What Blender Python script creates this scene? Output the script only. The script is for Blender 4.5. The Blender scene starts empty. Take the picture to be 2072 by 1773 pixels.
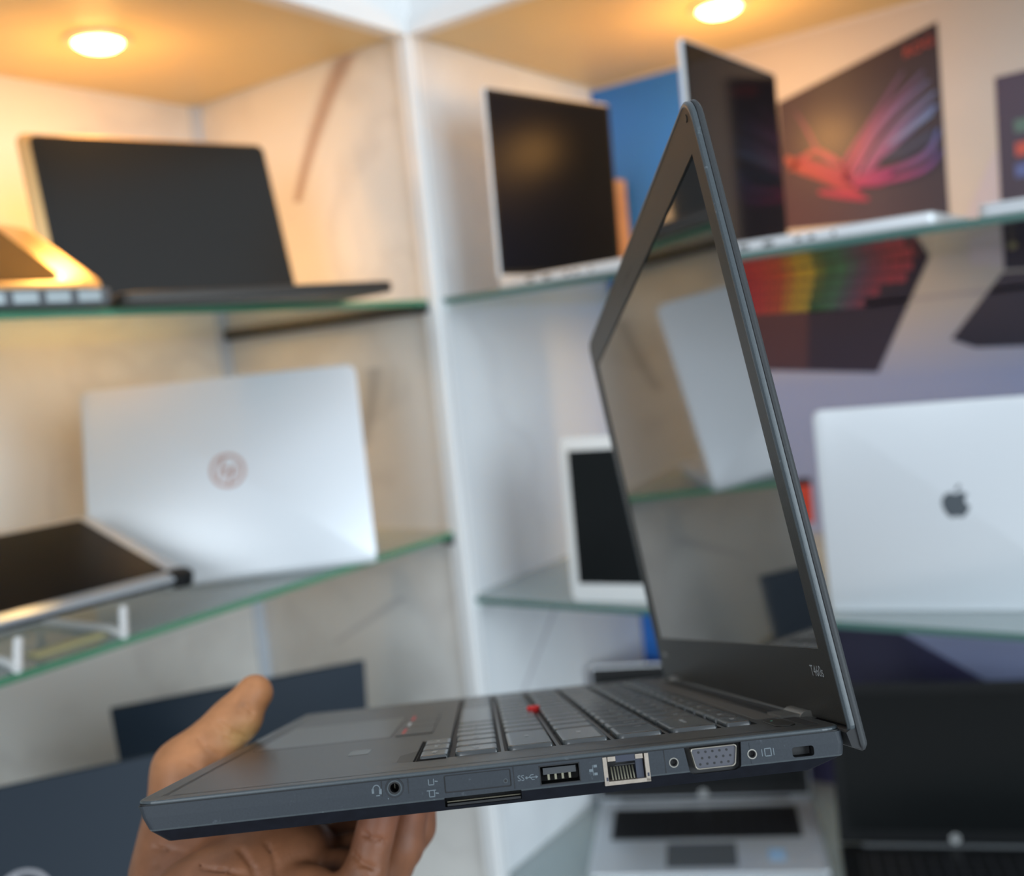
import bpy, bmesh, math, random
import numpy as np
from mathutils import Vector, Matrix
random.seed(4)
S = bpy.context.scene
COL = S.collection

# ------------------------------------------------------------------ camera, world, lights, exposure
HC = 1.35                                   # eye height; every height below is given relative to it
cam_d = bpy.data.cameras.new('camera'); cam = bpy.data.objects.new('camera', cam_d); COL.objects.link(cam)
Rt = ((0.570566, -0.126104, 0.811512), (-0.814691, 0.037738, 0.578665), (-0.103597, -0.991299, -0.081204))
Mc = Matrix([[Rt[i][0], -Rt[i][1], -Rt[i][2]] for i in range(3)])
cam.matrix_world = Matrix.Translation((-1.12763, -0.91156, HC)) @ Mc.to_4x4()
cam_d.sensor_width = 36.0; cam_d.lens = 36.0 * 2080.0 / 2072.0
cam_d.clip_start = 0.01; cam_d.clip_end = 50
cam_d.dof.use_dof = True; cam_d.dof.focus_distance = 0.345; cam_d.dof.aperture_fstop = 7.4
S.camera = cam

W = bpy.data.worlds.new('shop_light'); S.world = W; W.use_nodes = True
wn = W.node_tree; bgn = wn.nodes['Background']
tcw = wn.nodes.new('ShaderNodeTexCoord'); sep = wn.nodes.new('ShaderNodeSeparateXYZ'); rmp = wn.nodes.new('ShaderNodeValToRGB')
mp = wn.nodes.new('ShaderNodeMapRange'); mp.inputs[1].default_value = -1; mp.inputs[2].default_value = 1
wn.links.new(tcw.outputs['Generated'], sep.inputs[0]); wn.links.new(sep.outputs[2], mp.inputs[0]); wn.links.new(mp.outputs[0], rmp.inputs[0])
rmp.color_ramp.elements[0].position = 0.25; rmp.color_ramp.elements[0].color = (.12, .13, .15, 1)
rmp.color_ramp.elements[1].position = 0.8; rmp.color_ramp.elements[1].color = (.62, .68, .76, 1)
wn.links.new(rmp.outputs[0], bgn.inputs[0]); bgn.inputs[1].default_value = 0.72

def area(name, loc, target, size, energy, color):
    d = bpy.data.lights.new(name, 'AREA'); d.shape = 'RECTANGLE'; d.size = size[0]; d.size_y = size[1]
    d.energy = energy; d.color = color
    o = bpy.data.objects.new(name, d); COL.objects.link(o); o.location = loc
    o.rotation_euler = (Vector(target) - Vector(loc)).to_track_quat('-Z', 'Y').to_euler()
    return o
area('daylight_shop_front', (-1.3, -4.2, HC + .55), (0, 0, HC), (2.6, 2.0), 88, (.80, .92, 1.0))
area('daylight_side', (-4.2, -1.2, HC + .8), (0, 0, HC), (2.0, 1.6), 40, (.88, .95, 1.0))  # cool area lamp behind the camera, to its left
S.view_settings.view_transform = 'Standard'; S.view_settings.look = 'None'
S.view_settings.exposure = 0.34; S.view_settings.gamma = 1.0; S.view_settings.use_curve_mapping = False

# ------------------------------------------------------------------ helpers
def mat(name, color, rough=.5, metal=0., spec=.5, coat=0., noise=0., nscale=40, bump=0., emit=0., ior=None, sheen=0.):
    m = bpy.data.materials.new(name); m.use_nodes = True
    nt = m.node_tree; p = nt.nodes['Principled BSDF']
    c = tuple(color) + (1,)
    p.inputs['Base Color'].default_value = c; p.inputs['Roughness'].default_value = rough
    p.inputs['Metallic'].default_value = metal; p.inputs['Specular IOR Level'].default_value = spec
    p.inputs['Coat Weight'].default_value = coat; p.inputs['Coat Roughness'].default_value = .05
    if ior: p.inputs['IOR'].default_value = ior
    if emit:
        p.inputs['Emission Color'].default_value = c; p.inputs['Emission Strength'].default_value = emit
    if noise or bump:
        tc = nt.nodes.new('ShaderNodeTexCoord'); n = nt.nodes.new('ShaderNodeTexNoise')
        n.inputs['Scale'].default_value = nscale; n.inputs['Detail'].default_value = 6
        nt.links.new(tc.outputs['Object'], n.inputs['Vector'])
        if noise:
            r = nt.nodes.new('ShaderNodeValToRGB')
            r.color_ramp.elements[0].position = .3; r.color_ramp.elements[1].position = .72
            r.color_ramp.elements[0].color = tuple(x * (1 - noise) for x in color) + (1,)
            r.color_ramp.elements[1].color = tuple(min(1, x * (1 + noise)) for x in color) + (1,)
            nt.links.new(n.outputs[0], r.inputs[0]); nt.links.new(r.outputs[0], p.inputs['Base Color'])
        if bump:
            b = nt.nodes.new('ShaderNodeBump'); b.inputs['Strength'].default_value = bump; b.inputs['Distance'].default_value = .0004
            nt.links.new(n.outputs[0], b.inputs['Height']); nt.links.new(b.outputs[0], p.inputs['Normal'])
    return m

def vcol_mat(name, rough=.5, spec=.4, coat=0.):
    m = mat(name, (1, 1, 1), rough, spec=spec, coat=coat); nt = m.node_tree
    a = nt.nodes.new('ShaderNodeVertexColor'); a.layer_name = 'Col'
    nt.links.new(a.outputs[0], nt.nodes['Principled BSDF'].inputs['Base Color'])
    return m

def tag(o, label=None, cat=None, group=None, kind=None):
    if label: o['label'] = label
    if cat: o['category'] = cat
    if group: o['group'] = group
    if kind: o['kind'] = kind
    return o

def empty(name, loc=(0, 0, 0), rz=0., matrix=None):
    o = bpy.data.objects.new(name, None); COL.objects.link(o); o.empty_display_size = .02
    if matrix is not None: o.matrix_world = matrix
    else: o.location = loc; o.rotation_euler = (0, 0, rz)
    return o

class MB:
    """collects shapes; build() links them as one mesh object"""
    def __init__(s): s.v = []; s.f = []; s.m = []; s.c = {}
    def add(s, vs, fs, mi=0):
        b = len(s.v); s.v += [tuple(v) for v in vs]; s.f += [tuple(b + i for i in f) for f in fs]; s.m += [mi] * len(fs)
        return b
    def box(s, x0, x1, y0, y1, z0, z1, mi=0):
        s.add([(x0, y0, z0), (x1, y0, z0), (x1, y1, z0), (x0, y1, z0), (x0, y0, z1), (x1, y0, z1), (x1, y1, z1), (x0, y1, z1)],
              [(0, 3, 2, 1), (4, 5, 6, 7), (0, 1, 5, 4), (1, 2, 6, 5), (2, 3, 7, 6), (3, 0, 4, 7)], mi)
    def loft(s, rings, mi=0, cap=True):
        n = len(rings[0]); vs = [p for r in rings for p in r]; fs = []
        for k in range(len(rings) - 1):
            for i in range(n):
                j = (i + 1) % n; fs.append((k * n + i, k * n + j, (k + 1) * n + j, (k + 1) * n + i))
        if cap: fs.append(tuple(range(n - 1, -1, -1))); fs.append(tuple((len(rings) - 1) * n + i for i in range(n)))
        s.add(vs, fs, mi)
    def slab(s, pts, z0, z1, bev=0., mi=0, ax=2):
        """pts: 2-D outline, extruded along axis ax, with soft edges"""
        c = (sum(p[0] for p in pts) / len(pts), sum(p[1] for p in pts) / len(pts))
        ex = max(abs(p[0] - c[0]) for p in pts); ey = max(abs(p[1] - c[1]) for p in pts)
        def ring(ins, z):
            fx = 1 - ins / ex; fy = 1 - ins / ey; out = []
            for p in pts:
                a, b = c[0] + (p[0] - c[0]) * fx, c[1] + (p[1] - c[1]) * fy
                out.append((a, b, z) if ax == 2 else ((a, z, b) if ax == 1 else (z, a, b)))
            return out
        if bev:
            rs = [ring(bev, z0), ring(bev * .3, z0 + bev * .3), ring(0, z0 + bev), ring(0, z1 - bev), ring(bev * .3, z1 - bev * .3), ring(bev, z1)]
        else: rs = [ring(0, z0), ring(0, z1)]
        if ax == 1: rs = [r[::-1] for r in rs]
        s.loft(rs, mi)
    def tube(s, pts, r, n=10, mi=0, cap=True):
        pts = [Vector(p) for p in pts]; rings = []; up = Vector((0, 0, 1))
        rr = r if isinstance(r, (list, tuple)) else [r] * len(pts)
        for i, p in enumerate(pts):
            t = (pts[min(i + 1, len(pts) - 1)] - pts[max(i - 1, 0)]).normalized()
            u = t.cross(up if abs(t.z) < .95 else Vector((1, 0, 0))).normalized(); w = u.cross(t)
            rings.append([tuple(p + (u * math.cos(a) + w * math.sin(a)) * rr[i]) for a in [2 * math.pi * k / n for k in range(n)]])
        s.loft(rings, mi, cap)
    def flat(s, pts3, mi=0): s.add(pts3, [tuple(range(len(pts3)))], mi)
    def build(s, name, mats, parent=None, smooth=False, loc=None, rot=None, colors=None):
        me = bpy.data.meshes.new(name); me.from_pydata(s.v, [], s.f)
        for m in (mats if isinstance(mats, (list, tuple)) else [mats]): me.materials.append(m)
        for p, i in zip(me.polygons, s.m): p.material_index = i; p.use_smooth = smooth
        bm = bmesh.new(); bm.from_mesh(me); bmesh.ops.recalc_face_normals(bm, faces=bm.faces); bm.to_mesh(me); bm.free()
        if colors is not None:
            ca = me.color_attributes.new('Col', 'FLOAT_COLOR', 'POINT')
            for i, c in enumerate(colors): ca.data[i].color = tuple(c) + (1,)
        if smooth and hasattr(me, 'set_sharp_from_angle'): me.set_sharp_from_angle(angle=math.radians(38))
        o = bpy.data.objects.new(name, me); COL.objects.link(o)
        if parent is not None: o.parent = parent
        if loc: o.location = loc
        if rot: o.rotation_euler = rot
        return o

def rrect(x0, x1, y0, y1, r, n=6):
    """rounded rectangle; r is one radius or (x0y0, x1y0, x1y1, x0y1)"""
    rs = r if isinstance(r, (list, tuple)) else (r,) * 4
    out = []
    for (cx, cy, sx, sy, a0), q in zip(((x0, y0, 1, 1, 180), (x1, y0, -1, 1, 270), (x1, y1, -1, -1, 0), (x0, y1, 1, -1, 90)), rs):
        q = max(q, 1e-5)
        for k in range(n + 1):
            a = math.radians(a0 + 90 * k / n)
            out.append((cx + sx * q + q * math.cos(a), cy + sy * q + q * math.sin(a)))
    return out

def circle(cx, cy, r, n=24): return [(cx + r * math.cos(2 * math.pi * i / n), cy + r * math.sin(2 * math.pi * i / n)) for i in range(n)]

def text_mesh(body, size, shear=0.):
    cu = bpy.data.curves.new('t', 'FONT'); cu.body = body; cu.size = size; cu.align_x = 'CENTER'; cu.align_y = 'CENTER'; cu.shear = shear
    cu.resolution_u = 3
    o = bpy.data.objects.new('t', cu); COL.objects.link(o)
    me = bpy.data.meshes.new_from_object(o.evaluated_get(bpy.context.evaluated_depsgraph_get()))
    vs = [tuple(v.co) for v in me.vertices]; fs = [tuple(p.vertices) for p in me.polygons]
    bpy.data.objects.remove(o); bpy.data.curves.remove(cu); bpy.data.meshes.remove(me)
    return vs, fs

def cut(o, cutters):
    """boolean-subtract the cutter objects, then drop them"""
    for c in cutters:
        md = o.modifiers.new('b', 'BOOLEAN'); md.object = c; md.operation = 'DIFFERENCE'; md.solver = 'EXACT'
        if hasattr(md, 'material_mode'): md.material_mode = 'INDEX'
    bpy.context.view_layer.update()
    me = bpy.data.meshes.new_from_object(o.evaluated_get(bpy.context.evaluated_depsgraph_get()))
    o.modifiers.clear(); old = o.data; o.data = me; bpy.data.meshes.remove(old)
    for c in cutters: bpy.data.objects.remove(c)

# ------------------------------------------------------------------ room measures
Z1, Z2L, Z2R, ZC = HC + .0866, HC - .2406, HC - .3393, HC + .4463
Z3L, Z3R = HC - .5674, HC - .764
D1, D2 = .4417, .4913                        # depth of the left and the right unit
XL, YR = -1.75, -1.75                        # how far both units run

# ------------------------------------------------------------------ materials of the setting
def marble(name, base, vein, strength, poly=None, axis='Y', pcol=(.25, .17, .13)):
    m = mat(name, base, .35, spec=.4); nt = m.node_tree; p = nt.nodes['Principled BSDF']
    g = nt.nodes.new('ShaderNodeNewGeometry'); L = nt.links.new
    n1 = nt.nodes.new('ShaderNodeTexNoise'); n1.inputs['Scale'].default_value = 2.2; n1.inputs['Detail'].default_value = 5
    L(g.outputs['Position'], n1.inputs['Vector'])
    mx = nt.nodes.new('ShaderNodeMixRGB'); mx.blend_type = 'ADD'; mx.inputs[0].default_value = .9
    L(g.outputs['Position'], mx.inputs[1]); L(n1.outputs['Color'], mx.inputs[2])
    n2 = nt.nodes.new('ShaderNodeTexNoise'); n2.inputs['Scale'].default_value = 1.9; n2.inputs['Detail'].default_value = 4
    L(mx.outputs[0], n2.inputs['Vector'])
    s1 = nt.nodes.new('ShaderNodeMath'); s1.operation = 'SUBTRACT'; s1.inputs[1].default_value = .5; L(n2.outputs[0], s1.inputs[0])
    ab = nt.nodes.new('ShaderNodeMath'); ab.operation = 'ABSOLUTE'; L(s1.outputs[0], ab.inputs[0])
    r = nt.nodes.new('ShaderNodeValToRGB'); L(ab.outputs[0], r.inputs[0])
    r.color_ramp.elements[0].position = 0; r.color_ramp.elements[0].color = tuple(b * (1 - strength) + v * strength for b, v in zip(base, vein)) + (1,)
    r.color_ramp.elements[1].position = .05; r.color_ramp.elements[1].color = tuple(base) + (1,)
    out = r.outputs[0]
    if poly:                                  # one long vein of its own: Y = f(Z), width w(Z)
        sp = nt.nodes.new('ShaderNodeSeparateXYZ'); L(g.outputs['Position'], sp.inputs[0])
        for (a, b, c, z0, zlo, zhi, w0, w1, col, st) in poly:
            def M(op, x, y=None, cl=False):
                k = nt.nodes.new('ShaderNodeMath'); k.operation = op; k.use_clamp = cl
                for i, q in enumerate((x, y)):
                    if q is None: continue
                    if isinstance(q, (int, float)): k.inputs[i].default_value = q
                    else: L(q, k.inputs[i])
                return k.outputs[0]
            z = M('SUBTRACT', sp.outputs[2], z0)
            f = M('ADD', M('ADD', M('MULTIPLY', M('MULTIPLY', z, z), c), M('MULTIPLY', z, b)), a)
            f = M('ADD', f, M('MULTIPLY', M('SUBTRACT', n1.outputs[0], .5), .02))
            d = M('ABSOLUTE', M('SUBTRACT', sp.outputs[0 if axis == 'X' else 1], f))
            t = M('DIVIDE', M('SUBTRACT', sp.outputs[2], zlo), zhi - zlo)
            w = M('ADD', M('MULTIPLY', t, w1 - w0), w0)
            k = M('SUBTRACT', 1.25, M('DIVIDE', d, w), True)
            k = M('MULTIPLY', k, M('MULTIPLY', M('GREATER_THAN', t, 0.), M('LESS_THAN', t, 1.)))
            mm = nt.nodes.new('ShaderNodeMixRGB'); L(M('MULTIPLY', k, st), mm.inputs[0]); L(out, mm.inputs[1]); mm.inputs[2].default_value = col + (1,)
            out = mm.outputs[0]
    L(out, p.inputs['Base Color'])
    return m

M_marb = marble('white_marble', (.72, .72, .70), (.48, .47, .47), .28)
M_marb_vein = marble('veined_white_marble', (.76, .75, .72), (.48, .46, .45), .25,
    poly=[(.186, -.72, -1.4, HC + .36, HC + .262, HC + .448, .010, .028, (.36, .22, .16), .75),
          (.14, -.35, 2.0, HC - .05, HC - .12, HC + .0, .012, .02, (.35, .35, .36), .6),
          (.2, -1.9, 0, HC - .385, HC - .43, HC - .345, .006, .016, (.42, .42, .44), .5)])
M_ceil = mat('warm_lit_laminate', (.74, .58, .30), .4, noise=.04, nscale=3)  # warm lamp glow on the bay ceilings is put into this colour
M_white = mat('white_laminate', (.80, .81, .81), .3, spec=.5)
M_sidepanel = marble('cool_white_marble', (.78, .81, .83), (.55, .55, .58), .2, axis='X',
    poly=[(.17, 1.05, 0, HC - .46, HC - .62, HC - .345, .004, .008, (.40, .38, .42), .7)])
M_wallprint = mat('satin_wall_print', (.66, .62, .62), .45)
M_floor = mat('floor_tile', (.42, .40, .38), .25, noise=.1, nscale=6)
M_post = mat('post_white_aluminium', (.82, .83, .83), .28, spec=.6)
M_track = mat('post_groove', (.55, .58, .60), .4)

def glass_material(name='shelf_glass', painted_sheen=0.):
    m = bpy.data.materials.new(name); m.use_nodes = True; nt = m.node_tree; nt.nodes.clear(); L = nt.links.new
    o = nt.nodes.new('ShaderNodeOutputMaterial'); tr = nt.nodes.new('ShaderNodeBsdfTransparent'); tr.inputs[0].default_value = (.965, .985, .975, 1)
    gl = nt.nodes.new('ShaderNodeBsdfGlossy'); gl.inputs['Roughness'].default_value = .02; gl.inputs[0].default_value = (.95, 1, .99, 1)
    fr = nt.nodes.new('ShaderNodeFresnel'); fr.inputs[0].default_value = 1.5; mx = nt.nodes.new('ShaderNodeMixShader')
    L(fr.outputs[0], mx.inputs[0]); L(tr.outputs[0], mx.inputs[1]); L(gl.outputs[0], mx.inputs[2]); 
    if painted_sheen:                                  # pale diffuse share, painting in the pane's bright reflection
        df = nt.nodes.new('ShaderNodeBsdfDiffuse'); df.inputs[0].default_value = (.80, .90, .93, 1); m2 = nt.nodes.new('ShaderNodeMixShader'); m2.inputs[0].default_value = painted_sheen
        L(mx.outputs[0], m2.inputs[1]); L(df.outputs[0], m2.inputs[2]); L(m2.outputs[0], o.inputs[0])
    else: L(mx.outputs[0], o.inputs[0])
    return m
M_glass = glass_material(); M_glass_sheen = glass_material('painted_sheen_glass', .30); M_glass_sheen_faint = glass_material('faint_painted_sheen_glass', .14)
M_gedge = mat('glass_green_edge', (.075, .25, .14), .12, spec=.7)
M_gedge_dark = mat('glass_teal_edge', (.06, .15, .13), .12, spec=.7)
M_rail = mat('dark_support_rail', (.02, .022, .024), .4)
M_rail_l = mat('pale_support_rail', (.74, .80, .80), .3)

# ------------------------------------------------------------------ setting
def struct(name, mb, mats, kind='structure'):
    o = mb.build(name, mats); o['kind'] = kind; return o
m = MB(); m.box(-4, D2 + .05, -4.5, D1 + .05, -.05, 0); struct('floor', m, M_floor)
m = MB(); m.box(XL, .0, D1, D1 + .018, 0, ZC + .25); struct('wall_left', m, M_marb)
m = MB(); m.box(0, .018, .0125, D1 + .018, 0, ZC + .25); struct('wall_centre_left', m, M_marb_vein)
m = MB(); m.box(.0125, D2 + .018, 0, .018, 0, ZC + .25); struct('wall_centre_right', m, M_sidepanel)
m = MB(); m.box(D2, D2 + .018, YR, 0, 0, ZC + .25); struct('wall_right', m, M_wallprint)
m = MB(); m.box(XL, -.012, .012, D1, ZC, ZC + .018); struct('ceiling_left', m, M_ceil)
m = MB(); m.box(.012, D2, YR, -.012, ZC, ZC + .018); struct('ceiling_right', m, M_ceil)
# fascia boards over both bays (a lower lip and a set-back upper board)
m = MB(); m.box(XL, -.012, -.012, .012, ZC - .004, ZC + .020); m.box(XL, -.012, -.004, .012, ZC + .020, ZC + .25); struct('trim_1', m, M_white)
m = MB(); m.box(-.012, .012, YR, -.012, ZC - .004, ZC + .020); m.box(-.004, .012, YR, -.012, ZC + .020, ZC + .25); struct('trim_2', m, M_white)
# corner post with its two grooves
m = MB(); m.slab(rrect(-.0125, .0125, -.0125, .0125, .003, 4), 0, ZC + .25)
m.box(-.0130, -.0120, -.002, .002, 0, ZC + .25, 1); m.box(-.002, .002, -.0130, -.0120, 0, ZC + .25, 1); struct('trim_3', m, [M_post, M_track])
# thin cover strip in the back corner of the left unit
m = MB(); m.box(-.022, 0, D1 - .003, D1, 0, ZC); struct('trim_4', m, mat('corner_cover_strip', (.52, .58, .66), .4))

def shelf(x0, x1, y0, y1, z, edge, label, rail_mat, side, rail_h=.009, th=.008, glass=None):
    root = empty('glass_shelf', ((x0 + x1) / 2, (y0 + y1) / 2, z - th)); tag(root, label, 'shelf')
    dx, dy = (x1 - x0) / 2, (y1 - y0) / 2
    m = MB(); m.add([(-dx, -dy, 0), (dx, -dy, 0), (dx, dy, 0), (-dx, dy, 0), (-dx, -dy, th), (dx, -dy, th), (dx, dy, th), (-dx, dy, th)],
                    [(0, 3, 2, 1), (4, 5, 6, 7)], 0)
    m.add([(-dx, -dy, 0), (dx, -dy, 0), (dx, dy, 0), (-dx, dy, 0), (-dx, -dy, th), (dx, -dy, th), (dx, dy, th), (-dx, dy, th)],
          [(0, 1, 5, 4)] if side == 'L' else [(3, 0, 4, 7)], 1)
    m.build('glass_pane', [glass or M_glass, edge], root)
    m = MB()
    if side == 'L':
        m.box(dx - .010, dx, -dy + .02, dy, -rail_h, -.0003)
    else:
        m.box(-dx + .02, dx, dy - .010, dy, -rail_h, -.0003)
    m.build('support_rail', rail_mat, root)
    m = MB()                                   # small clip where the front edge meets the post panel
    if side == 'L': m.box(dx - .014, dx, -dy - .001, -dy + .018, -.010, .004)
    else: m.box(-dx - .001, -dx + .018, dy - .014, dy, -.010, .004)
    m.build('shelf_clip', M_rail if side == 'L' else M_rail_l, root)
    return root
shelf(XL, -.001, .003, D1 - .001, Z1, M_gedge, 'upper clear glass shelf of the left unit, above the silver laptop with a round emblem', M_rail, 'L')
shelf(XL, -.001, .003, D1 - .001, Z2L, M_gedge, 'middle glass shelf with green edge, left unit, carrying the silver laptop seen from behind', M_rail_l, 'L', glass=M_glass_sheen_faint)
shelf(XL, -.001, .003, D1 - .001, Z3L, M_gedge, 'lowest glass shelf of the left unit, under the two dark navy laptops', M_rail_l, 'L')
shelf(.003, D2 - .001, YR, -.001, Z1, M_gedge_dark, 'upper glass shelf of the right unit, under the two sideways silver laptops', M_rail_l, 'R')
shelf(.003, D2 - .001, YR, -.001, Z2R, M_gedge_dark, 'middle glass shelf of the right unit, under the silver laptop with an apple emblem', M_rail_l, 'R', glass=M_glass_sheen)
shelf(.003, D2 - .001, YR, -.001, Z3R, M_gedge_dark, 'lowest glass shelf of the right unit, under the open silver and black laptops', M_rail_l, 'R', glass=M_glass_sheen)

M_bulb = mat('warm_lamp_glow', (1, .66, .22), .3, emit=14)
M_lring = mat('lamp_ring', (.75, .6, .4), .35, metal=.3)
def downlight(x, y, label, energy):
    root = empty('recessed_spotlight', (x, y, ZC)); tag(root, label, 'lamp', 'recessed warm spotlights in the cabinet tops')
    m = MB()
    outer = circle(0, 0, .043, 32); inner = circle(0, 0, .031, 32)
    m.loft([[(a, b, 0) for a, b in outer], [(a * .97, b * .97, -.004) for a, b in outer], [(a, b, -.005) for a, b in inner], [(a, b, -.001) for a, b in inner]], cap=False)
    m.build('lamp_ring', M_lring, root, smooth=True)
    m = MB(); m.loft([[(a * k, b * k, z) for a, b in circle(0, 0, .030, 32)] for k, z in ((1, -.002), (.95, -.007), (.75, -.011), (.4, -.013), (.02, -.0135))])
    m.build('bulb', M_bulb, root, smooth=True)
    d = bpy.data.lights.new('spot_glow', 'SPOT'); d.energy = energy; d.color = (1, .58, .20); d.spot_size = math.radians(128); d.spot_blend = .7; d.shadow_soft_size = .03
    o = bpy.data.objects.new('spot_glow', d); COL.objects.link(o); o.parent = root; o.location = (0, 0, -.02)
    d = bpy.data.lights.new('lamp_glow', 'POINT'); d.energy = energy * .34; d.color = (1, .48, .12); d.shadow_soft_size = .03
    o = bpy.data.objects.new('lamp_glow', d); COL.objects.link(o); o.parent = root; o.location = (0, 0, -.13)
downlight(-.312, .243, 'glowing warm spotlight recessed above the bronze-edged laptop, left unit', 3.3)
downlight(.261, -.346, 'glowing warm spotlight in the ceiling of the right unit, above the silver laptops', 3.8)

# ------------------------------------------------------------------ generic shelf laptops
M_silver = mat('silver_aluminium', (.62, .66, .70), .32, metal=.55)
M_silver_w = mat('bright_silver_lid', (.74, .78, .82), .35, metal=.25)
M_bronze = mat('bronze_metal', (.78, .50, .22), .4, metal=.5)
M_gold = mat('gold_metal', (.90, .62, .28), .28, metal=.75)
M_black = mat('black_plastic', (.007, .008, .009), .4, spec=.3)
M_navy = mat('dark_navy_shell', (.022, .034, .05), .35, metal=.2)
M_screen = mat('off_screen_glass', (.006, .006, .008), .06, spec=.55)
M_screen_glow = mat('satin_off_screen', (.010, .010, .009), .32, spec=.5)
M_screen_dull = mat('dull_off_screen', (.008, .008, .009), .3, spec=.2, ior=1.25)
M_screen_matte = mat('off_screen_matte', (.006, .0075, .008), .22, spec=.25)
M_screen_d = mat('off_screen_rough', (.005, .007, .013), .30, spec=.05)
M_screen_e = mat('off_screen_satin', (.006, .006, .008), .10, spec=.35)
M_keys = mat('black_keys', (.012, .012, .014), .45)
M_grey = mat('grey_plastic', (.10, .11, .12), .4)
M_white_pl = mat('white_plastic', (.78, .80, .80), .35)
M_rose = mat('copper_emblem', (.46, .27, .22), .3, metal=.5)
M_greyem = mat('grey_emblem', (.10, .12, .14), .25, metal=.3)
M_port = mat('port_black', (.004, .004, .005), .5)
M_portm = mat('port_metal', (.55, .55, .55), .3, metal=.9)

def hp_emblem(mb, r, z):
    """round emblem: solid disc ring with two slanted ascender letters left out as strokes"""
    n = 48; o_ = circle(0, 0, r, n); i_ = circle(0, 0, r * .80, n)
    mb.add([(a, z, b) for a, b in o_] + [(a, z, b) for a, b in i_], [(i, (i + 1) % n, n + (i + 1) % n, n + i) for i in range(n)])
    def bar(x0, z0, x1, z1, w):
        mb.flat([(x0 - w, z, z0), (x0 + w, z, z0), (x1 + w, z, z1), (x1 - w, z, z1)])
    s = .27 * r
    # letter h (mirrored layout is handled by the caller)
    bar(-.52 * r, -.42 * r, -.20 * r, .78 * r, .075 * r)
    bar(-.20 * r, -.42 * r, -.06 * r, .12 * r, .075 * r)
    bar(-.30 * r, .18 * r, -.06 * r, .18 * r, .09 * r); mb.flat([(-.36 * r, z, .12 * r), (-.02 * r, z, .12 * r), (.0, z, .26 * r), (-.32 * r, z, .26 * r)])
    # letter p
    bar(.0 * r, -.80 * r, .28 * r, .26 * r, .075 * r)
    bar(.34 * r, -.38 * r, .48 * r, .20 * r, .075 * r)
    mb.flat([(.22 * r, z, .14 * r), (.52 * r, z, .14 * r), (.52 * r, z, .26 * r), (.25 * r, z, .26 * r)])
    mb.flat([(.08 * r, z, -.42 * r), (.38 * r, z, -.42 * r), (.40 * r, z, -.30 * r), (.11 * r, z, -.30 * r)])

def fruit_emblem(mb, r, z):
    """apple outline with a bite on its right-hand side and a leaf"""
    R = [(0, .62), (.14, .70), (.34, .74), (.54, .68), (.66, .58), (.56, .46), (.50, .30), (.50, .12), (.58, -.04), (.74, -.16), (.66, -.40), (.52, -.62), (.36, -.80), (.22, -.84), (.08, -.78), (0, -.76)]
    L_ = [(-.10, -.78), (-.24, -.85), (-.40, -.78), (-.58, -.56), (-.72, -.26), (-.78, .04), (-.76, .30), (-.64, .54), (-.46, .70), (-.26, .74), (-.10, .66)]
    mb.flat([(a * r, z, b * r) for a, b in R + L_])
    mb.flat([(a * r, z, b * r) for a, b in ((.0, .82), (.02, 1.0), (.12, 1.14), (.28, 1.24), (.29, 1.08), (.20, .92), (.08, .84))])

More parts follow.
